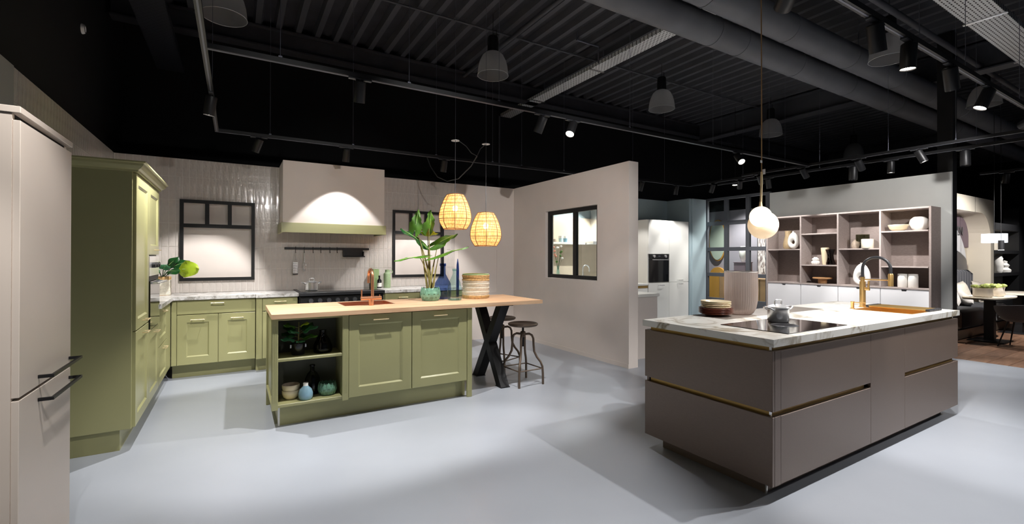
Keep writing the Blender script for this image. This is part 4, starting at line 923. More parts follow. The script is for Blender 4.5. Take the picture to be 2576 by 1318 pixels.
lathe_thing('vase', 'white tapered vase on a ledge behind the grid window', 'vase', 9.4, 5.98, 1.28, (('body', 'white_cer', [(0, 0), (.03, 0), (.07, .12), (.075, .22), (.05, .33), (.045, .34), (0, .1)]),))
q = thing('pedestal', 'grey plinth carrying the white tapered vase behind the grid window', 'pedestal', (9.4, 5.98, 0)); MB().box(9.27, 9.53, 5.85, 6.11, 0, 1.265, bev=.004).build('body', 'mauve', q); MB().box(9.26, 9.54, 5.84, 6.12, 1.265, 1.28, bev=.002).build('top', 'mauve', q)

# ================================================================== WHITE KITCHEN IN THE BLUE CELL
t = thing('tall_cabinet', 'white tall cupboards with a built-in oven against the blue-grey wall', 'cupboard', (7.2, 6.4, 0))
MB().box(6.635, 7.775, 6.12, 6.715, .1, 2.09).build('body', 'white_lac', t); MB().box(6.65, 7.76, 6.18, 6.7, 0, .1).build('plinth', 'white_lac', t)
OV = (6.665, 7.195, .905, 1.437)
for (u0, u1, z0, z1, h_) in ((6.637, 7.205, 1.44, 2.088, None), (7.207, 7.773, .897, 2.088, (7.50, .93)), (6.637, 7.205, .105, .893, (6.97, .845)), (7.207, 7.773, .105, .893, (7.50, .86))):
    d = flat_front(u0, u1, z0, z1, 'y', 6.12).build('door', 'white_lac', t)
    if h_: MB().box(h_[0]-.07, h_[0]+.07, 6.06, 6.068, h_[1]-.006, h_[1]+.006).box(h_[0]-.07, h_[0]-.06, 6.068, 6.1, h_[1]-.006, h_[1]+.006).box(h_[0]+.06, h_[0]+.07, 6.068, 6.1, h_[1]-.006, h_[1]+.006).build('handle', 'steel', d)
t = thing('built_in_oven', 'black glass oven built into the white tall cupboards', 'oven', (6.93, 6.1, .9))
MB().box(OV[0], OV[1], 6.098, 6.12, OV[2], 1.355, bev=.002).build('door', 'oven_glass', t); MB().box(OV[0], OV[1], 6.098, 6.12, 1.36, OV[3], bev=.002).build('control_panel', 'black', t)
for xx in (6.775, 7.09): MB().cyl((xx, 6.098, 1.398), (xx, 6.075, 1.398), .026, 18).build('knob', 'steel', t, 40)
MB().box(6.90, 6.96, 6.097, 6.098, 1.39, 1.41).build('display', 'wire', t); MB().box(6.72, 7.17, 6.07, 6.08, 1.325, 1.337).box(6.74, 6.75, 6.08, 6.098, 1.325, 1.337).box(7.14, 7.15, 6.08, 6.098, 1.325, 1.337).build('handle', 'steel', t)
t = thing('base_cabinet', 'white base units along the blue-grey wall behind the partition', 'cabinet', (5.5, 6.4, 0))
MB().box(4.36, 6.633, 6.13, 6.71, .1, .85).build('body', 'white_lac', t); MB().box(4.36, 6.633, 6.19, 6.7, 0, .1).build('plinth', 'white_lac', t)
for k in range(4):
    u0 = 4.36+.568*k; flat_front(u0, u0+.568, .105, .80, 'y', 6.13).build('door', 'white_lac', t)
MB().box(4.36, 6.633, 6.115, 6.13, .805, .845).build('grip_channel', 'gold_dull', t)
t = thing('worktop', 'white worktop on the white base units behind the partition', 'worktop', (5.5, 6.4, .852)); MB().box(4.35, 6.633, 6.1, 6.712, .852, .89, bev=.002).build('slab', 'white_lac', t)
t = thing('kitchen_peninsula', 'pale pinkish peninsula counter behind the end of the partition', 'counter', (4.7, 4.8, 0))
MB().box(4.38, 5.03, 4.46, 5.15, .0, .838, bev=.002).build('body', 'wall_beige', t); MB().box(4.36, 5.05, 4.44, 5.17, .838, .878, bev=.002).build('top', 'white_lac', t)
t = thing('splashback', 'beige stone splashback panel seen through the inside window', 'panel', (5.3, 6.71, .89)); MB().box(4.335, 5.52, 6.70, 6.718, .892, 2.10).build('panel', 'splash', t); MB().box(5.524, 6.633, 6.70, 6.718, .892, 2.10).build('panel', 'splash', t)
t = thing('wall_shelf_board', 'white wall shelf seen through the inside window', 'shelf', (4.9, 6.58, 1.605)); MB().box(4.36, 5.40, 6.45, 6.699, 1.605, 1.64, bev=.001).build('board', 'white_lac', t)
for x, mt, nm in ((4.93, 'bluecup', 'pale blue'), (5.03, 'bluevase', 'grey-blue')): lathe_thing('cup', nm+' beaker on the white wall shelf', 'cup', x, 6.55, 1.64, (('body', mt, [(0, 0), (.035, 0), (.044, .11), (.041, .11), (.033, .006), (0, .006)]), ('band', 'white_cer', [(.0405, .07), (.0412, .07), (.0442, .11), (.0435, .11)])))
for x in (4.71, 4.80): MB().lathe([(0, 0), (.03, 0), (.045, .03), (.03, .055), (0, .06)], (x, 6.56, 1.6405), 18).build('x', 'stone_cer') if 0 else lathe_thing('bowl', ('left' if x < 4.75 else 'right')+' small upturned dark bowl on the white wall shelf', 'bowl', x, 6.56, 1.64, (('body', 'stone_cer', [(0, .055), (.03, .05), (.042, .02), (.045, 0), (.04, 0), (.035, .025), (0, .045)]),), 'upturned dark bowls')
t = thing('cooker_hood', 'steel chimney hood seen at the right of the inside window', 'hood', (5.9, 6.5, 1.605)); MB().box(5.42, 6.3, 6.25, 6.699, 1.605, 1.66, bev=.002).build('canopy', 'steel', t); MB().box(5.74, 6.02, 6.42, 6.699, 1.66, 2.5, bev=.002).build('chimney', 'steel', t)
t = thing('tap', 'chrome arched tap on the white worktop seen through the inside window', 'tap', (5.32, 6.42, .89)); MB().tube([(5.32, 6.42, .8905), (5.32, 6.42, 1.16)] + arc((5.395, 6.42, 1.16), .075, PI, 0, 12) + [(5.47, 6.42, 1.11)], .012, 12).build('spout', 'chrome', t, 60); MB().cyl((5.32, 6.42, .8905), (5.32, 6.42, .93), .022, 16).build('base', 'chrome', t, 40); MB().cyl((5.33, 6.42, .95), (5.40, 6.40, .98), .008, 10).build('lever', 'chrome', t, 40)
t = thing('flower_vase', 'small vase of pink flowers behind the inside window', 'flowers', (4.72, 6.35, .89)); MB().lathe([(0, 0), (.03, 0), (.045, .06), (.035, .2), (.02, .3), (.022, .34), (.018, .34), (0, .05)], (4.72, 6.35, .8905), 18).build('vase', 'glass_aqua', t, 50)
rf = random.Random(3)
for k in range(12):
    a = rf.uniform(0, 2*PI); r_ = rf.uniform(.02, .11); e = (4.72+r_*math.cos(a), 6.35+r_*math.sin(a), 1.36+rf.uniform(-.08, .22)); MB().tube([(4.72, 6.35, 1.15), e], .002, 5).build('stem', 'leaf_dark', t)
    MB().ell(e, (.022, .022, .018), 8, 6).build('blossom', ('flower_pink', 'leaf', 'white_cer')[k % 3], t, 60)

# ================================================================== DINING AREA BEYOND THE COLUMN
bt = MB(); YB = 3.07
op = [(9.6, .1), (9.6, 2.278)] + [(12.72+.585*math.sin(a)*1.0, 1.70+.578*math.cos(a)) for a in [PI/2*i/12 for i in range(13)]] + [(13.305, .1)]
def arch_wall(x0, x1, z1, y0, y1):
    q = MB(); xs = [x0]+sorted({p[0] for p in op})+[x1]; n = 40; prev = None
    top = lambda x: 0 if x < 9.6 or x > 13.305 else (2.278 if x < 12.72 else 1.70+.578*math.sqrt(max(0, 1-((x-12.72)/.585)**2)))
    q.box(x0, 9.6, y0, y1, 0, z1); q.box(13.305, x1, y0, y1, 0, z1); q.box(9.6, 12.72, y0, y1, 2.278, z1)
    for i in range(16):
        a, b = 12.72+.585*i/16, 12.72+.585*(i+1)/16
        q.hexa([(a, y0, top(a)), (b, y0, top(b)), (b, y1, top(b)), (a, y1, top(a)), (a, y0, z1), (b, y0, z1), (b, y1, z1), (a, y1, z1)])
    return q
struct(arch_wall(8.95, 13.49, HW, YB, 3.43).build('wall_booth', 'cream_wall')); sbox('wall_booth_back', 'cream_wall', 8.95, 13.49, 3.43, 3.53, 0, HW)
t = thing('wall_panel', 'mauve arched panel with lettering over a white arch inside the cream booth', 'panel', (12.4, 3.41, .5)); pts = [(11.0, 1.6), (11.0, 2.24)] + [(12.72+.56*math.sin(a), 1.84+.40*math.cos(a)) for a in [PI/2*i/10 for i in range(11)]] + [(13.28, 1.6)]
MB().prism(pts, 'y', 3.40, 3.428).build('board', 'mauve', t)
pts = [(11.2, .5), (11.2, 2.02)] + [(12.2+.98*math.sin(a), .9+1.12*math.cos(a)) for a in [PI/2*i/14 for i in range(15)]] + [(13.18, .5)]
MB().prism(pts, 'y', 3.385, 3.399).build('arch', 'white_matt', t)
cu = bpy.data.curves.new('lettering', 'FONT'); cu.body = 'EVEN'; cu.size = .26; cu.extrude = .004; o = bpy.data.objects.new('lettering', cu); COL.objects.link(o); o.data.materials.append(M['knob'])
o.parent = t; o.location = Vector((12.28, 3.384, 1.84))-WL[t.name]; o.rotation_euler = (PI/2, 0, 0)
# bench sofa
t = thing('bench_sofa', 'charcoal upholstered bench with a channel-stitched back in the cream booth', 'sofa', (11.6, 3.1, 0))
MB().box(9.7, 13.1, 2.76, 3.36, .02, .17, bev=.004).build('base', 'bronze', t)
for k, (a, b) in enumerate(((9.72, 10.42), (10.425, 11.5), (11.505, 12.9))): MB().box(a, b, 2.74, 3.36, .17, .495, bev=.045).build('seat', ('fabric_taupe', 'fabric_dark', 'fabric_dark')[k], t, 50)
for k in range(12): MB().box(11.2+.14*k, 11.338+.14*k, 3.22, 3.38, .45, 1.14-(.0 if k < 11 else .04), bev=.04).build('back_channel', 'fabric_grey', t, 50)
def cushion(label, c, rot, mat, s_=.42):
    t = thing('cushion', label, 'cushion', (0, 0, 0), 'booth cushions'); q = MB()
    def fn(sign):
        def f(u, v):
            a, b = (u-.5)*2, (v-.5)*2; th = .075*((1-a**4)*(1-b**4))**.5*sign; k_ = 1-.06*(1-a*a)*0-.05*(abs(a)*abs(b))*-1; return (a*s_/2*(1-.05*(1-b*b)), th, s_/2+b*s_/2*(1-.05*(1-a*a)))
        return f
    q.grid(fn(1), 8, 8); q.grid(fn(-1), 8, 8); me = q.build('cover', mat, t, 80); t.location = c; t.rotation_euler = rot; return t
cushion('grey cushion at the near end of the bench', (11.25, 3.02, .50), (-.35, .08, .3), 'cushion'); cushion('pale cushion leaning on the channelled back', (11.95, 3.08, .51), (-.3, -.12, -.1), 'cushion_cream')
cushion('small light grey cushion lying in front on the bench', (11.6, 2.92, .51), (-.75, .25, .35), 'cushion', .34); cushion('cream cushion at the far end of the bench', (12.85, 3.08, .51), (-.3, .05, 0), 'cushion_cream')
# tables
def ped_table(label, x, y, L, W_):
    t = thing('dining_table', label, 'table', (x, y, 0), 'booth tables'); q = MB()
    pts = [(x+L/2*math.copysign(abs(math.cos(a))**.6, math.cos(a)), y+W_/2*math.copysign(abs(math.sin(a))**.6, math.sin(a))) for a in [2*PI*i/40 for i in range(40)]]
    q.prism(pts, 'z', .722, .742).build('top', 'cream_wall', t, 30); MB().prism([(x+(p[0]-x)*.985, y+(p[1]-y)*.985) for p in pts], 'z', .71, .722).build('edge', 'gap', t, 30)
    MB().box(x-.06, x+.06, y-.06, y+.06, .015, .71).build('leg', 'black', t); MB().box(x-.26, x+.26, y-.22, y+.22, 0, .015, bev=.003).build('foot', 'black', t)
ped_table('dark-edged pedestal table nearer the column with a planter on it', 10.78, 2.5, 1.3, .5); ped_table('second pedestal table further along the bench', 12.4, 2.5, 1.1, .5)
def planter(label, x, y, w_):
    t = thing('planter', label, 'planter', (x, y, .742), 'table planters'); MB().lathe([(0, 0), (w_*.8, 0), (w_, .02), (w_*.92, .12), (w_, .15), (w_*.9, .15), (0, .10)], (x, y, .7425), 24, lambda a, z: 1+.07*math.sin(5*a+1)).build('pot', 'planter_white', t, 60)
    for k in range(16):
        a = k*2.4; r_ = w_*.95*math.sqrt((k+.5)/16); MB().lathe([(0, 0), (.03, .01), (.034, .03), (.015, .05), (0, .055)], (x+r_*math.cos(a), y+r_*math.sin(a), .87+rf.uniform(0, .03)), 8, lambda a_, z: 1+.3*math.cos(4*a_)).build('succulent', 'succulent', t)
planter('white planter of green succulents on the nearer dining table', 10.42, 2.5, .12); planter('white planter of green succulents on the right of the nearer dining table', 10.85, 2.46, .12)
# shell chair
t = thing('dining_chair', 'grey shell dining chair with thin black legs at the nearer table', 'chair', (10.35, 2.08, 0)); x, y = 10.35, 2.08
def shell(u, v):
    a = -.15*PI+1.3*PI*u+PI*.85; h = v; r_ = .30*(.55+.45*math.sin(h*PI/2)**.7)*(1+.0*u); return (x+r_*1.02*math.cos(a), y+r_*.98*math.sin(a), .42+.275*h*(1-.22*abs(u-.5)*2)**1)
q = MB().grid(shell, 20, 8); bmesh.ops.recalc_face_normals(q.bm, faces=q.bm.faces); bmesh.ops.solidify(q.bm, geom=q.bm.faces[:], thickness=.025); q.build('shell', 'fabric_grey', t, 60)
MB().lathe([(0, .40), (.14, .40), (.19, .43), (.22, .455), (.15, .475), (0, .475)], (x, y, 0), 24).build('seat', 'fabric_grey', t, 60)
for a in (.6, 2.2, 3.75, 5.3): MB().tube([(x+.12*math.cos(a), y+.12*math.sin(a), .41), (x+.25*math.cos(a), y+.25*math.sin(a), 0)], [.012, .008], 8).build('leg', 'black', t, 40)
# cylinder pendant + far bookcase + shade lamp
t = thing('cylinder_pendant', 'small black cylinder pendant lamp over the dining tables', 'lamp', (10.93, 2.4, 1.5)); MB().cyl((10.93, 2.4, 1.515), (10.93, 2.4, 1.675), .038, 20).build('housing', 'black', t, 40); MB().cyl((10.93, 2.4, 1.675), (10.93, 2.4, 4.625), .003, 6).build('cable', 'black', t); MB().cyl((10.93, 2.4, 1.510), (10.93, 2.4, 1.514), .034, 20).build('lens', 'lens_on', t)
t = thing('room_divider', 'black frame shelving divider beyond the cream booth', 'shelving', (16.9, 3.6, 0))
MB().box(15.72, 15.85, 3.6, 3.9, 0, 2.25).build('post', 'black', t); MB().box(17.92, 18.6, 3.6, 3.9, 0, 2.7).build('post', 'black', t)
for z0, z1 in ((2.08, 2.25), (1.49, 1.575), (.925, 1.01), (0, .3)): MB().box(15.85, 17.92, 3.6, 3.9, z0, z1).build('shelf', 'black', t)
MB().box(15.85, 17.92, 3.905, 3.95, .3, 2.08).build('back_panel', 'cream_wall', t)
lathe_thing('vase', 'tall stacked white ceramic vase on the black divider', 'vase', 16.7, 3.75, 1.01, (('body', 'white_cer', [(0, 0), (.10, 0), (.12, .05), (.11, .1), (.13, .15), (.12, .2), (.13, .25), (.11, .3), (.12, .36), (.09, .42), (0, .44)]),)); lathe_thing('vase', 'smaller white ceramic figure vase on the black divider', 'vase', 17.35, 3.75, 1.01, (('body', 'white_cer', [(0, 0), (.12, 0), (.13, .06), (.07, .12), (.10, .18), (.05, .24), (.06, .28), (0, .31)]),))
t = thing('shade_lamp', 'white drum-shaded hanging lamp over the second dining table', 'lamp', (11.9, 2.7, 1.65)); MB().lathe([(.166, 0), (.17, .0), (.17, .16), (.166, .16)], (11.9, 2.7, 1.66), 28).build('shade', 'shade_lit', t, 60); MB().cyl((11.9, 2.7, 1.75), (11.9, 2.7, 4.625), .004, 6).build('cable', 'black', t); MB().lathe([(0, .08), (.165, .08), (.165, .09), (0, .09)], (11.9, 2.7, 1.66), 28).build('diffuser', 'shade_lit', t)
# ================================================================== CEILING SERVICES AND LAMPS
TZ = 2.72
def track(label, pts, wires, ztop=4.625):
    t = thing('lighting_track', label, 'track', (pts[0][0], pts[0][1], TZ), 'lighting tracks')
    for (xa, ya), (xb, yb) in zip(pts[:-1], pts[1:]):
        if abs(xa-xb) > abs(ya-yb): MB().box(xa, xb, ya-.018, ya+.018, TZ, TZ+.034).build('rail', 'black_metal', t); MB().box(xa, xb, ya-.005, ya+.005, TZ-.0015, TZ).build('contact_slot', 'wire', t)
        else: MB().box(xa-.018, xa+.018, ya, yb, TZ, TZ+.034).build('rail', 'black_metal', t); MB().box(xa-.005, xa+.005, ya, yb, TZ-.0015, TZ).build('contact_slot', 'wire', t)
    for x, y in wires: MB().cyl((x, y, TZ+.034), (x, y, ztop), .0022, 5).box(x-.012, x+.012, y-.004, y+.004, TZ+.034, TZ+.05).build('suspension_wire', 'wire', t)
track('left lighting track running along the tiled side wall', [(-.18, -2.5), (-.18, 5.88)], [(-.18, .5), (-.18, 2.6), (-.18, 4.75)])
track('front lighting track crossing above the green island', [(-.162, 3.57), (7.18, 3.57)], [(.26, 3.57), (1.18, 3.57), (2.0, 3.57), (3.6, 3.57), (5.0, 3.57), (6.2, 3.57)])
track('back lighting track above the cooker hood', [(-.198, 5.9), (5.2, 5.9)], [(.33, 5.9), (1.24, 5.9), (2.33, 5.9), (3.2, 5.9), (3.7, 5.9), (4.5, 5.9)])
track('near lighting track above the taupe island', [(-.162, 1.18), (7.18, 1.18)], [(1.2, 1.18), (3.72, 1.18), (4.55, 1.18), (5.9, 1.18)])
track('right lighting track crossing in front of the shelving wall', [(7.2, -2), (7.2, 4.6)], [(7.2, 1.95), (7.2, 2.6), (7.2, 3.9)])
track('second right lighting track close to the shelving wall', [(7.7, -2), (7.7, 5.4)], [(7.7, 1.9), (7.7, 3.65), (7.7, 4.9)])
track('angled lighting track above the white kitchen cell', [(5.4, 5.78), (7.38, 5.78), (7.38, 4.5)], [(5.9, 5.78), (6.7, 5.78), (7.38, 5.1)])
track('far lighting track above the dining tables', [(10.3, 2.5), (10.3, .2)], [(10.3, 1.2)])

# spotlight meshes shared by all spotlights
hm = MB().lathe([(0, 0), (.036, 0), (.042, -.006), (.042, -.155), (.040, -.158), (.0385, -.155), (.0385, -.147), (0, -.147)], (0, 0, 0), 22).mesh('housing', 40); hm.materials.append(M['black_metal'])
lm_on = MB().lathe([(0, -.150), (.0378, -.150)], (0, 0, 0), 22).mesh('lens'); lm_off = lm_on.copy(); lm_on.materials.append(M['lens_on']); lm_off.materials.append(M['lens_off'])
am = MB().box(-.085, -.012, -.0165, .0165, -.012, 0, bev=.002).box(.012, .085, -.0165, .0165, -.012, 0, bev=.002).box(-.012, .012, -.012, .012, -.01, 0).mesh('adapter'); am.materials.append(M['charcoal'])
sm = MB().cyl((0, 0, -.01), (0, 0, -.045), .009, 10).mesh('stem', 40); sm.materials.append(M['black_metal'])
SPN = [0]
def spot(x, y, target, power, cone=60, blend=.35, label=None, lit=True, on=True, along='x', s_=1.0, z=TZ, col=LIGHT_COL, size=.014):
    SPN[0] += 1
    t = thing('track_spotlight', label, 'spotlight', (x, y, z), 'track spotlights')
    a = inst('adapter', am, (x, y, z-.0015), t, rot=(0, 0, 0 if along == 'x' else PI/2)); inst('stem', sm, (x, y, z), t)
    piv = Vector((x, y, z-.05)); d = (Vector(target)-piv).normalized(); q_ = Vector((0, 0, -1)).rotation_difference(d)
    h = inst('housing', hm, piv-d*.03, t); h.rotation_mode = 'QUATERNION'; h.rotation_quaternion = q_; h.scale = (s_,)*3
    l = inst('lens', lm_on if on else lm_off, piv-d*.03, t); l.rotation_mode = 'QUATERNION'; l.rotation_quaternion = q_; l.scale = (s_,)*3
    if lit and power > 0:
        L = bpy.data.lights.new('spot_beam', 'SPOT'); L.energy = power*POWER; L.spot_size = math.radians(cone); L.spot_blend = blend; L.shadow_soft_size = size; L.color = col
        o = bpy.data.objects.new('spot_beam', L); COL.objects.link(o); o.parent = t
        o.location = piv+d*(.165*s_)-Vector((x, y, z)); o.rotation_mode = 'QUATERNION'; o.rotation_quaternion = q_
    return t
# left track, carried on out of view with added fill spots
spot(-.18, 4.55, (-.5, 4.9, .2), 330, 105, .5, 'tilted black spotlight on the left track before the green cupboard', along='y')
spot(-.18, 1.75, (-.5, 2.4, .5), 180, 80, .6, 'unseen spotlight on the left track turned to the greige cupboard', along='y')
spot(-.18, 2.45, (.6, 2.7, 0), 80, 50, .7, 'unseen fill spotlight added on the left track over the free floor', along='y')
spot(-.18, .45, (-1.0, 2.2, .95), 220, 32, .6, 'unseen fill spotlight added on the left track turned to the side of the greige cupboard', along='y')
# back track
spot(.22, 5.9, (-.38, 6.55, .9), 340, 60, .4, 'tilted spotlight on the back track left of the hood', on=False)
spot(1.16, 5.9, (1.13, 6.62, 0), 130, 80, .25, 'straight spotlight on the back track in front of the hood', on=False)
spot(2.45, 5.9, (2.42, 6.45, .9), 250, 80, .4, 'straight spotlight on the back track before the right window', on=False)
# front track
spot(.80, 3.57, (.85, 4.4, .3), 330, 84, .3, 'straight spotlight on the front track above the open shelves', on=False)
spot(2.47, 3.57, (2.1, 4.45, .7), 300, 94, .3, 'slightly tilted spotlight on the front track above the bar end', on=False)
spot(2.83, 3.57, (1.2, 2.7, 0), 230, 62, .5, 'bright spotlight on the front track turned towards the camera')
spot(5.50, 3.57, (4.7, 2.0, .9), 240, 65, .4, 'bright spotlight on the front track beyond the globe lamp')
# near track above the taupe island
spot(3.10, 1.18, (4.0, 1.22, .2), 200, 75, .4, 'first bright spotlight on the near track above the hob', s_=1.0)
spot(3.56, 1.18, (3.58, 1.3, .2), 290, 112, .4, 'second spotlight on the near track pointing straight down', s_=1.0)
spot(4.25, 1.18, (5.3, 1.2, .2), 240, 75, .4, 'third bright spotlight on the near track turned to the sink', s_=1.0)
spot(5.05, 1.18, (4.5, 1.75, .9), 230, 90, .5, 'fourth spotlight on the near track before the glass dome lamp', s_=1.0)
spot(6.35, 1.18, (8.46, 3.6, 1.9), 330, 60, .6, 'unseen fill spotlight added on the near track at the right', s_=1.0, size=.06)  # this and the next near-track spots: unseen, added to fill walls and floor
spot(1.7, 1.18, (1.2, 1.4, .0), 70, 50, .6, 'unseen fill spotlight added on the near track left of the taupe island')
spot(1.1, 1.18, (1.1, 1.9, .0), 130, 60, .6, 'unseen fill spotlight added on the near track over the front floor')
spot(.2, 1.18, (.4, 1.9, .0), 70, 70, .6, 'unseen fill spotlight added on the near track at its left end')
spot(.55, 1.18, (-.1, 6.9, 1.95), 120, 34, .8, 'unseen fill spotlight added on the near track washing the left tiled wall')
spot(1.45, 1.18, (1.5, 6.4, 2.0), 280, 36, .8, 'unseen fill spotlight added on the near track washing the cooker hood')
spot(1.9, 1.18, (4.1, 6.0, 1.6), 560, 42, .8, 'unseen fill spotlight added on the near track washing the partition')
spot(2.25, 1.18, (4.75, 4.45, .5), 260, 26, .6, 'unseen fill spotlight added on the near track turned to the pale peninsula')
# right tracks
spot(7.2, 3.64, (8.25, 3.4, 1.2), 190, 70, .3, 'spotlight on the right track turned to the shelving', along='y')
spot(7.2, 2.93, (8.25, 2.7, 1.2), 200, 70, .3, 'spotlight on the right track before the middle shelves', along='y')
spot(7.2, 2.29, (7.6, 1.2, 0), 240, 85, .5, 'bright spotlight on the right track beside the black column', along='y')
spot(7.2, 4.3, (8.25, 4.4, 1.2), 170, 70, .3, 'spotlight on the right track before the left shelves', along='y')
spot(7.7, 3.2, (7.6, 3.2, 0), 0, 70, .3, 'large dark spotlight on the second right track', along='y', on=False, s_=1.25)
spot(7.7, 2.0, (7.5, 1.9, 0), 0, 70, .3, 'dark tilted spotlight on the second right track near the column', along='y', on=False, s_=1.2)
spot(7.7, 2.75, (7.75, 2.8, 0), 110, 70, .3, 'small lit spotlight on the second right track', along='y')
spot(7.7, 4.45, (8.2, 4.5, .8), 0, 70, .3, 'dark spotlight on the second right track at the shelving end', along='y', on=False)
spot(7.2, -.6, (4.1, 1.46, .45), 420, 52, .7, 'unseen fill spotlight added at the near end of the right track turned to the taupe island', along='y', size=.04)  # out of view, added to brighten the front of the island
# white kitchen cell
spot(5.55, 5.78, (5.1, 6.6, 1.2), 330, 85, .4, 'spotlight of the white kitchen cell over the worktop', on=False)
spot(6.12, 5.78, (6.1, 6.4, 1), 90, 80, .4, 'spotlight of the white kitchen cell beside the partition', on=False)
spot(7.02, 5.78, (7.05, 6.25, .6), 110, 80, .4, 'spotlight of the white kitchen cell before the oven', on=False)
spot(7.38, 5.27, (7.5, 6.1, .8), 110, 75, .4, 'spotlight of the white kitchen cell near the blue column', along='y', on=False)
spot(7.38, 4.75, (8.3, 5.5, 1.0), 120, 75, .4, 'tilted spotlight of the white kitchen cell left of the globe lamp', along='y', on=False)
spot(4.8, 5.9, (4.75, 5.0, .8), 200, 85, .5, 'spotlight at the end of the back track behind the partition', on=False)
# dining area
spot(10.3, 2.2, (10.6, 2.5, .7), 260, 80, .4, 'bright spotlight of the dining area beyond the column', along='y')
spot(10.3, 1.4, (11.6, 3.1, 1.3), 900, 75, .5, 'spotlight of the dining area turned to the cream booth', along='y')
spot(10.3, .6, (9.6, 1.2, 0), 200, 85, .5, 'spotlight of the dining area over the wooden floor', along='y')

# hanging downlights added to brighten the dim rooms further back
def downlight(label, x, y, z, power, cone=110, col=LIGHT_COL, tgt=None):
    t = thing('downlight', label, 'lamp', (x, y, z), 'added fill downlights'); MB().cyl((x, y, z), (x, y, z+.1), .06, 18).build('housing', 'black', t, 40); MB().cyl((x, y, z-.002), (x, y, z), .05, 18).build('lens', 'lens_on', t); MB().cyl((x, y, z+.1), (x, y, 4.625), .004, 6).build('cable', 'black', t)
    L = bpy.data.lights.new('beam', 'SPOT'); L.energy = power*POWER; L.spot_size = math.radians(cone); L.spot_blend = .6; L.shadow_soft_size = .05; L.color = col; o = bpy.data.objects.new('beam', L); COL.objects.link(o); o.parent = t; o.location = (0, 0, -.02)
    if tgt: o.rotation_mode = 'QUATERNION'; o.rotation_quaternion = Vector((0, 0, -1)).rotation_difference((Vector(tgt)-Vector((x, y, z))).normalized())
downlight('added black hanging fill downlight over the room behind the grid window', 9.0, 5.9, 2.9, 700)
downlight('added black hanging fill downlight before the far black divider', 16.6, 2.4, 2.9, 700, 90, tgt=(16.9, 3.9, 1.3))

# rattan pendants
def woven_pendant(label, x, y, z0, disc_z):
    t = thing('woven_pendant', label, 'lamp', (x, y, z0), 'woven pendants'); H = .372
    prof = [(.118, .0), (.142, .035), (.163, .075), (.17, .115), (.168, .16), (.155, .22), (.132, .285), (.105, .34), (.085, H)]
    MB().lathe(prof, (x, y, z0), 40).build('shade', 'shade_weave', t, 60)
    def rad(z):
        for (r0, a), (r1, b) in zip(prof[:-1], prof[1:]):
            if a <= z <= b: return r0+(r1-r0)*(z-a)/(b-a)
        return prof[-1][0]
    for k in range(8):
        a = 2*PI*k/8+.35; MB().tube([(x+(r+.002)*math.cos(a), y+(r+.002)*math.sin(a), z0+z) for r, z in prof], .0035, 6).build('rib', 'rattan', t, 50)
    for i, z in enumerate((.003, .045, .085, .108, .15, .175, .205, .235, .262, .275, .31, .345, .368)):
        r = rad(z)+.0015; MB().tube([(x+r*math.cos(a), y+r*math.sin(a), z0+z+.003*math.sin(2*a+i)) for a in [i2*2*PI/32 for i2 in range(32)]], .0034 if i in (0, 3, 9, 12) else .0021, 5, closed=True).build('weave_ring', 'rattan', t, 50)
    MB().lathe([(.012, .30), (.016, .30), (.016, .37), (.006, .385), (0, .385)], (x, y, z0), 14).build('lamp_holder', 'black', t, 40)
    MB().ell((x, y, z0+.225), (.03, .03, .036), 16, 12).build('bulb', 'bulb', t, 80)
    MB().cyl((x, y, z0+.385), (x, y, disc_z), .003, 6).build('cable', 'charcoal', t)
    MB().lathe([(0, 0), (.045, .0), (.045, .006), (0, .01)], (x, y, disc_z), 22).build('ceiling_disc', 'steel', t, 40); MB().cyl((x, y, disc_z+.01), (x, y, 4.625), .0022, 5).build('suspension_wire', 'wire', t)
    L = bpy.data.lights.new('bulb_light', 'POINT'); L.energy = 4.8*POWER; L.color = (1, .70, .44); L.shadow_soft_size = .035; o = bpy.data.objects.new('bulb_light', L); COL.objects.link(o); o.parent = t; o.location = (0, 0, .17)
    return t
p1 = woven_pendant('woven bamboo pendant lamp hanging higher, left of the pair over the oak bar', 2.015, 4.55, 1.673, 2.62)
p2 = woven_pendant('woven bamboo pendant lamp hanging lower, right of the pair over the oak bar', 2.385, 4.55, 1.497, 2.63)
t = thing('flex_cable', 'grey flex looping between the two pendant discs and the track', 'cable', (2.2, 4.9, 2.4))
MB().tube([(2.06, 4.55, 2.625), (2.15, 4.56, 2.58), (2.22, 4.58, 2.52), (2.30, 4.6, 2.50), (2.33, 4.58, 2.58), (2.375, 4.55, 2.625)], .004, 6).build('branch', 'charcoal', t, 60)
MB().tube([(2.30, 4.6, 2.50), (2.32, 4.8, 2.42), (2.30, 5.1, 2.32), (2.28, 5.4, 2.33), (2.25, 5.65, 2.42), (2.22, 5.82, 2.58), (2.2, 5.9, 2.715)], .006, 8).build('lead', 'charcoal', t, 60)

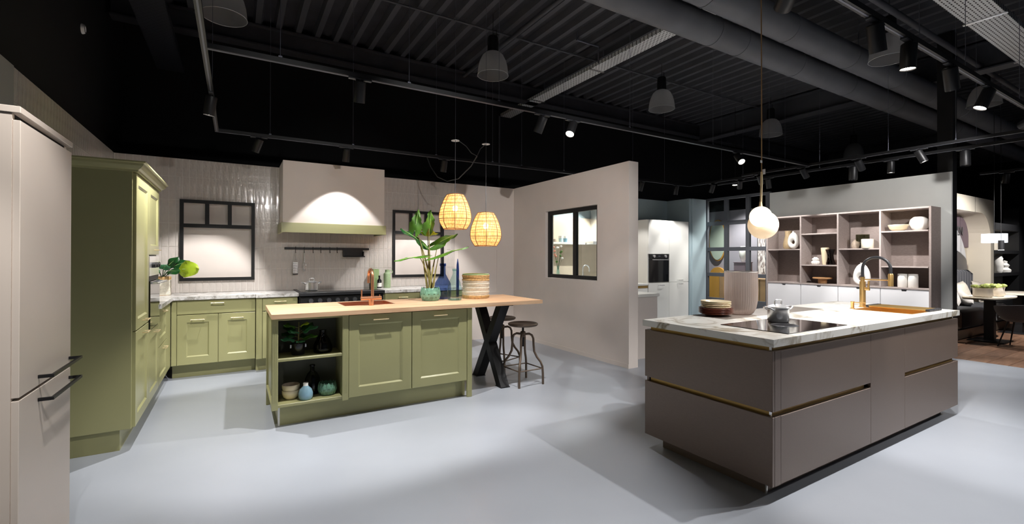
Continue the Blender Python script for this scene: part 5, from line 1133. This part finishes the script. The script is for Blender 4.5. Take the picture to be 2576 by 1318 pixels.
# glass dome lamps
t0 = None
def dome_lamp(label, x, y, z):
    global t0
    if t0: return copy_tree(t0, (x, y, z), label=label)
    t = thing('dome_lamp', label, 'lamp', (x, y, z), 'prismatic dome lamps'); R = .205
    MB().lathe([(R, 0), (R*.985, .05), (R*.94, .12), (R*.85, .19), (R*.68, .26), (R*.5, .295), (R*.34, .31)], (x, y, z), 48).build('shade', 'prismatic', t, 60)
    MB().tube([(x+R*math.cos(a), y+R*math.sin(a), z) for a in [i*2*PI/48 for i in range(48)]], .004, 6, closed=True).build('rim', 'pane_rim', t, 60)
    MB().lathe([(0, .30), (.072, .30), (.075, .315), (.07, .50), (.06, .52), (0, .525)], (x, y, z), 24).build('ballast', 'black', t, 40)
    MB().ell((x, y, z+.20), (.035, .035, .07), 14, 10).build('bulb', 'lens_off', t, 80); MB().cyl((x, y, z+.52), (x, y, 4.625), .004, 6).build('cable', 'black', t)
    MB().tube([(x, y, z+.60), (x+.05, y, z+.62), (x+.06, y, z+.56), (x+.03, y, z+.5)], .005, 6).build('lead', 'black', t, 60)
    t0 = t; return t

for lb, x, y in (('glass dome lamp at the top left above the left track', -.11, 5.5), ('glass dome lamp above the woven pendants', 2.937, 5.41), ('glass dome lamp above the inside window', 5.97, 5.21), ('glass dome lamp right of the brass pendant cable', 9.07, 5.19), ('large glass dome lamp between the near spotlights at the top right', 6.84, 2.46), ('glass dome lamp behind the fourth near spotlight', 10.17, 2.42), ('small far glass dome lamp beyond the right tracks', 12.7, 5.27)): dome_lamp(lb, x, y, 3.8)
# ventilation ducts
def duct(label, y, z, r, x0, x1, joints):
    t = thing('ventilation_duct', label, 'duct', (x0, y, z), 'round ducts'); MB().cyl((x0, y, z), (x1, y, z), r, 36).build('pipe', 'duct', t, 40)
    for x in joints: MB().cyl((x-.012, y, z), (x+.012, y, z), r+.006, 36).build('joint_ring', 'duct', t, 40)
    for x in joints[::2]: MB().cyl((x+.3, y, z+r), (x+.3, y, 4.625), .004, 6).build('hanger', 'wire', t)
duct('nearer of the two grey ventilation ducts', 2.93, 4.03, .155, 0, 21.9, [4.0, 5.45, 6.9, 8.3, 9.5, 11.0, 13, 15])
duct('further of the two grey ventilation ducts', 3.30, 3.93, .155, 0, 21.9, [4.6, 5.1, 6.3, 7.7, 9.0, 9.3, 12, 14])
# cable trays and pipes
def tray(label, ax, c, a, b, z, w_, mat, hang):
    t = thing('cable_tray', label, 'cable tray', ((c, a, z) if ax == 'y' else (a, c, z)), 'cable trays'); B = (lambda u0, u1, v0, v1, z0, z1: MB().box(v0, v1, u0, u1, z0, z1)) if ax == 'y' else (lambda u0, u1, v0, v1, z0, z1: MB().box(u0, u1, v0, v1, z0, z1))
    B(a, b, c-w_/2, c+w_/2, z, z+.003).build('bed', mat, t)
    for s_ in (-1, 1): B(a, b, c+s_*w_/2-.002, c+s_*w_/2+.002, z, z+.055).build('side', mat, t)
    for u in hang: B(u-.02, u+.02, c-w_/2-.02, c+w_/2+.02, z-.014, z-.001).build('bracket', 'steel', t); B(u-.004, u+.004, c+w_/2+.012, c+w_/2+.02, z, 4.625).build('rod', 'wire', t)
tray('bright perforated cable tray running to the back wall', 'y', 4.75, -2, 8.2, 4.25, .23, 'tray_bright', [1.2, 3.9, 5.4, 7.0])
tray('bright perforated cable tray at the top right', 'x', 1.60, 4.4, 16, 3.9, .3, 'tray_bright', [5.2, 6.75, 8.6, 10.5])
tray('dark perforated cable tray at the top left', 'y', -.72, 1, 7.3, 3.75, .28, 'tray_dark', [3, 5])
def pipe(label, pts, r, mat='steel_dark'):
    t = thing('conduit_pipe', label, 'pipe', pts[0], 'ceiling pipes'); MB().tube(pts, r, 10).build('run', mat, t, 60)
    for p in pts[1:-1]: MB().ell(p, (r*1.35,)*3, 10, 8).build('elbow', mat, t, 60)
pipe('thin dark pipe under the deck across the hall, nearer', [(-.5, 4.2, 4.5), (9.3, 4.2, 4.5)], .018); pipe('thin dark pipe under the deck across the hall, further', [(-.5, 5.6, 4.5), (9.3, 5.6, 4.5)], .014)
pipe('dark pipe running along the deck ribs', [(3.3, .5, 4.44), (3.3, 7.1, 4.44)], .03); pipe('dark pipe parallel to the right cable tray', [(3.0, 2.28, 4.2), (16, 2.28, 4.2)], .035)
pipe('bent steel drop pipe beside the bright cable tray', [(4.2, 5.2, 4.61), (4.2, 5.2, 4.5), (4.6, 5.2, 4.5), (4.6, 5.2, 4.26)], .014, 'wire'); pipe('vertical conduit on the back wall at the tray end', [(4.6, 8.2, 4.25), (4.6, 8.2, 2.6)], .02)
lathe_thing('wall_sensor', 'small white round sensor high on the black left wall', 'sensor', 0, 0, 0, (('body', 'white_matt', [(0, .03), (.04, .028), (.05, .01), (.05, 0), (0, 0)]), ('ring', 'steel', [(.03, .0295), (.036, .031), (.042, .0285)])), n=20)
o = [o for o in COL.objects if o.name.startswith('wall_sensor')][0]; o.location = (-1.349, 6.245, 3.68); o.rotation_euler = (0, PI/2, 0)
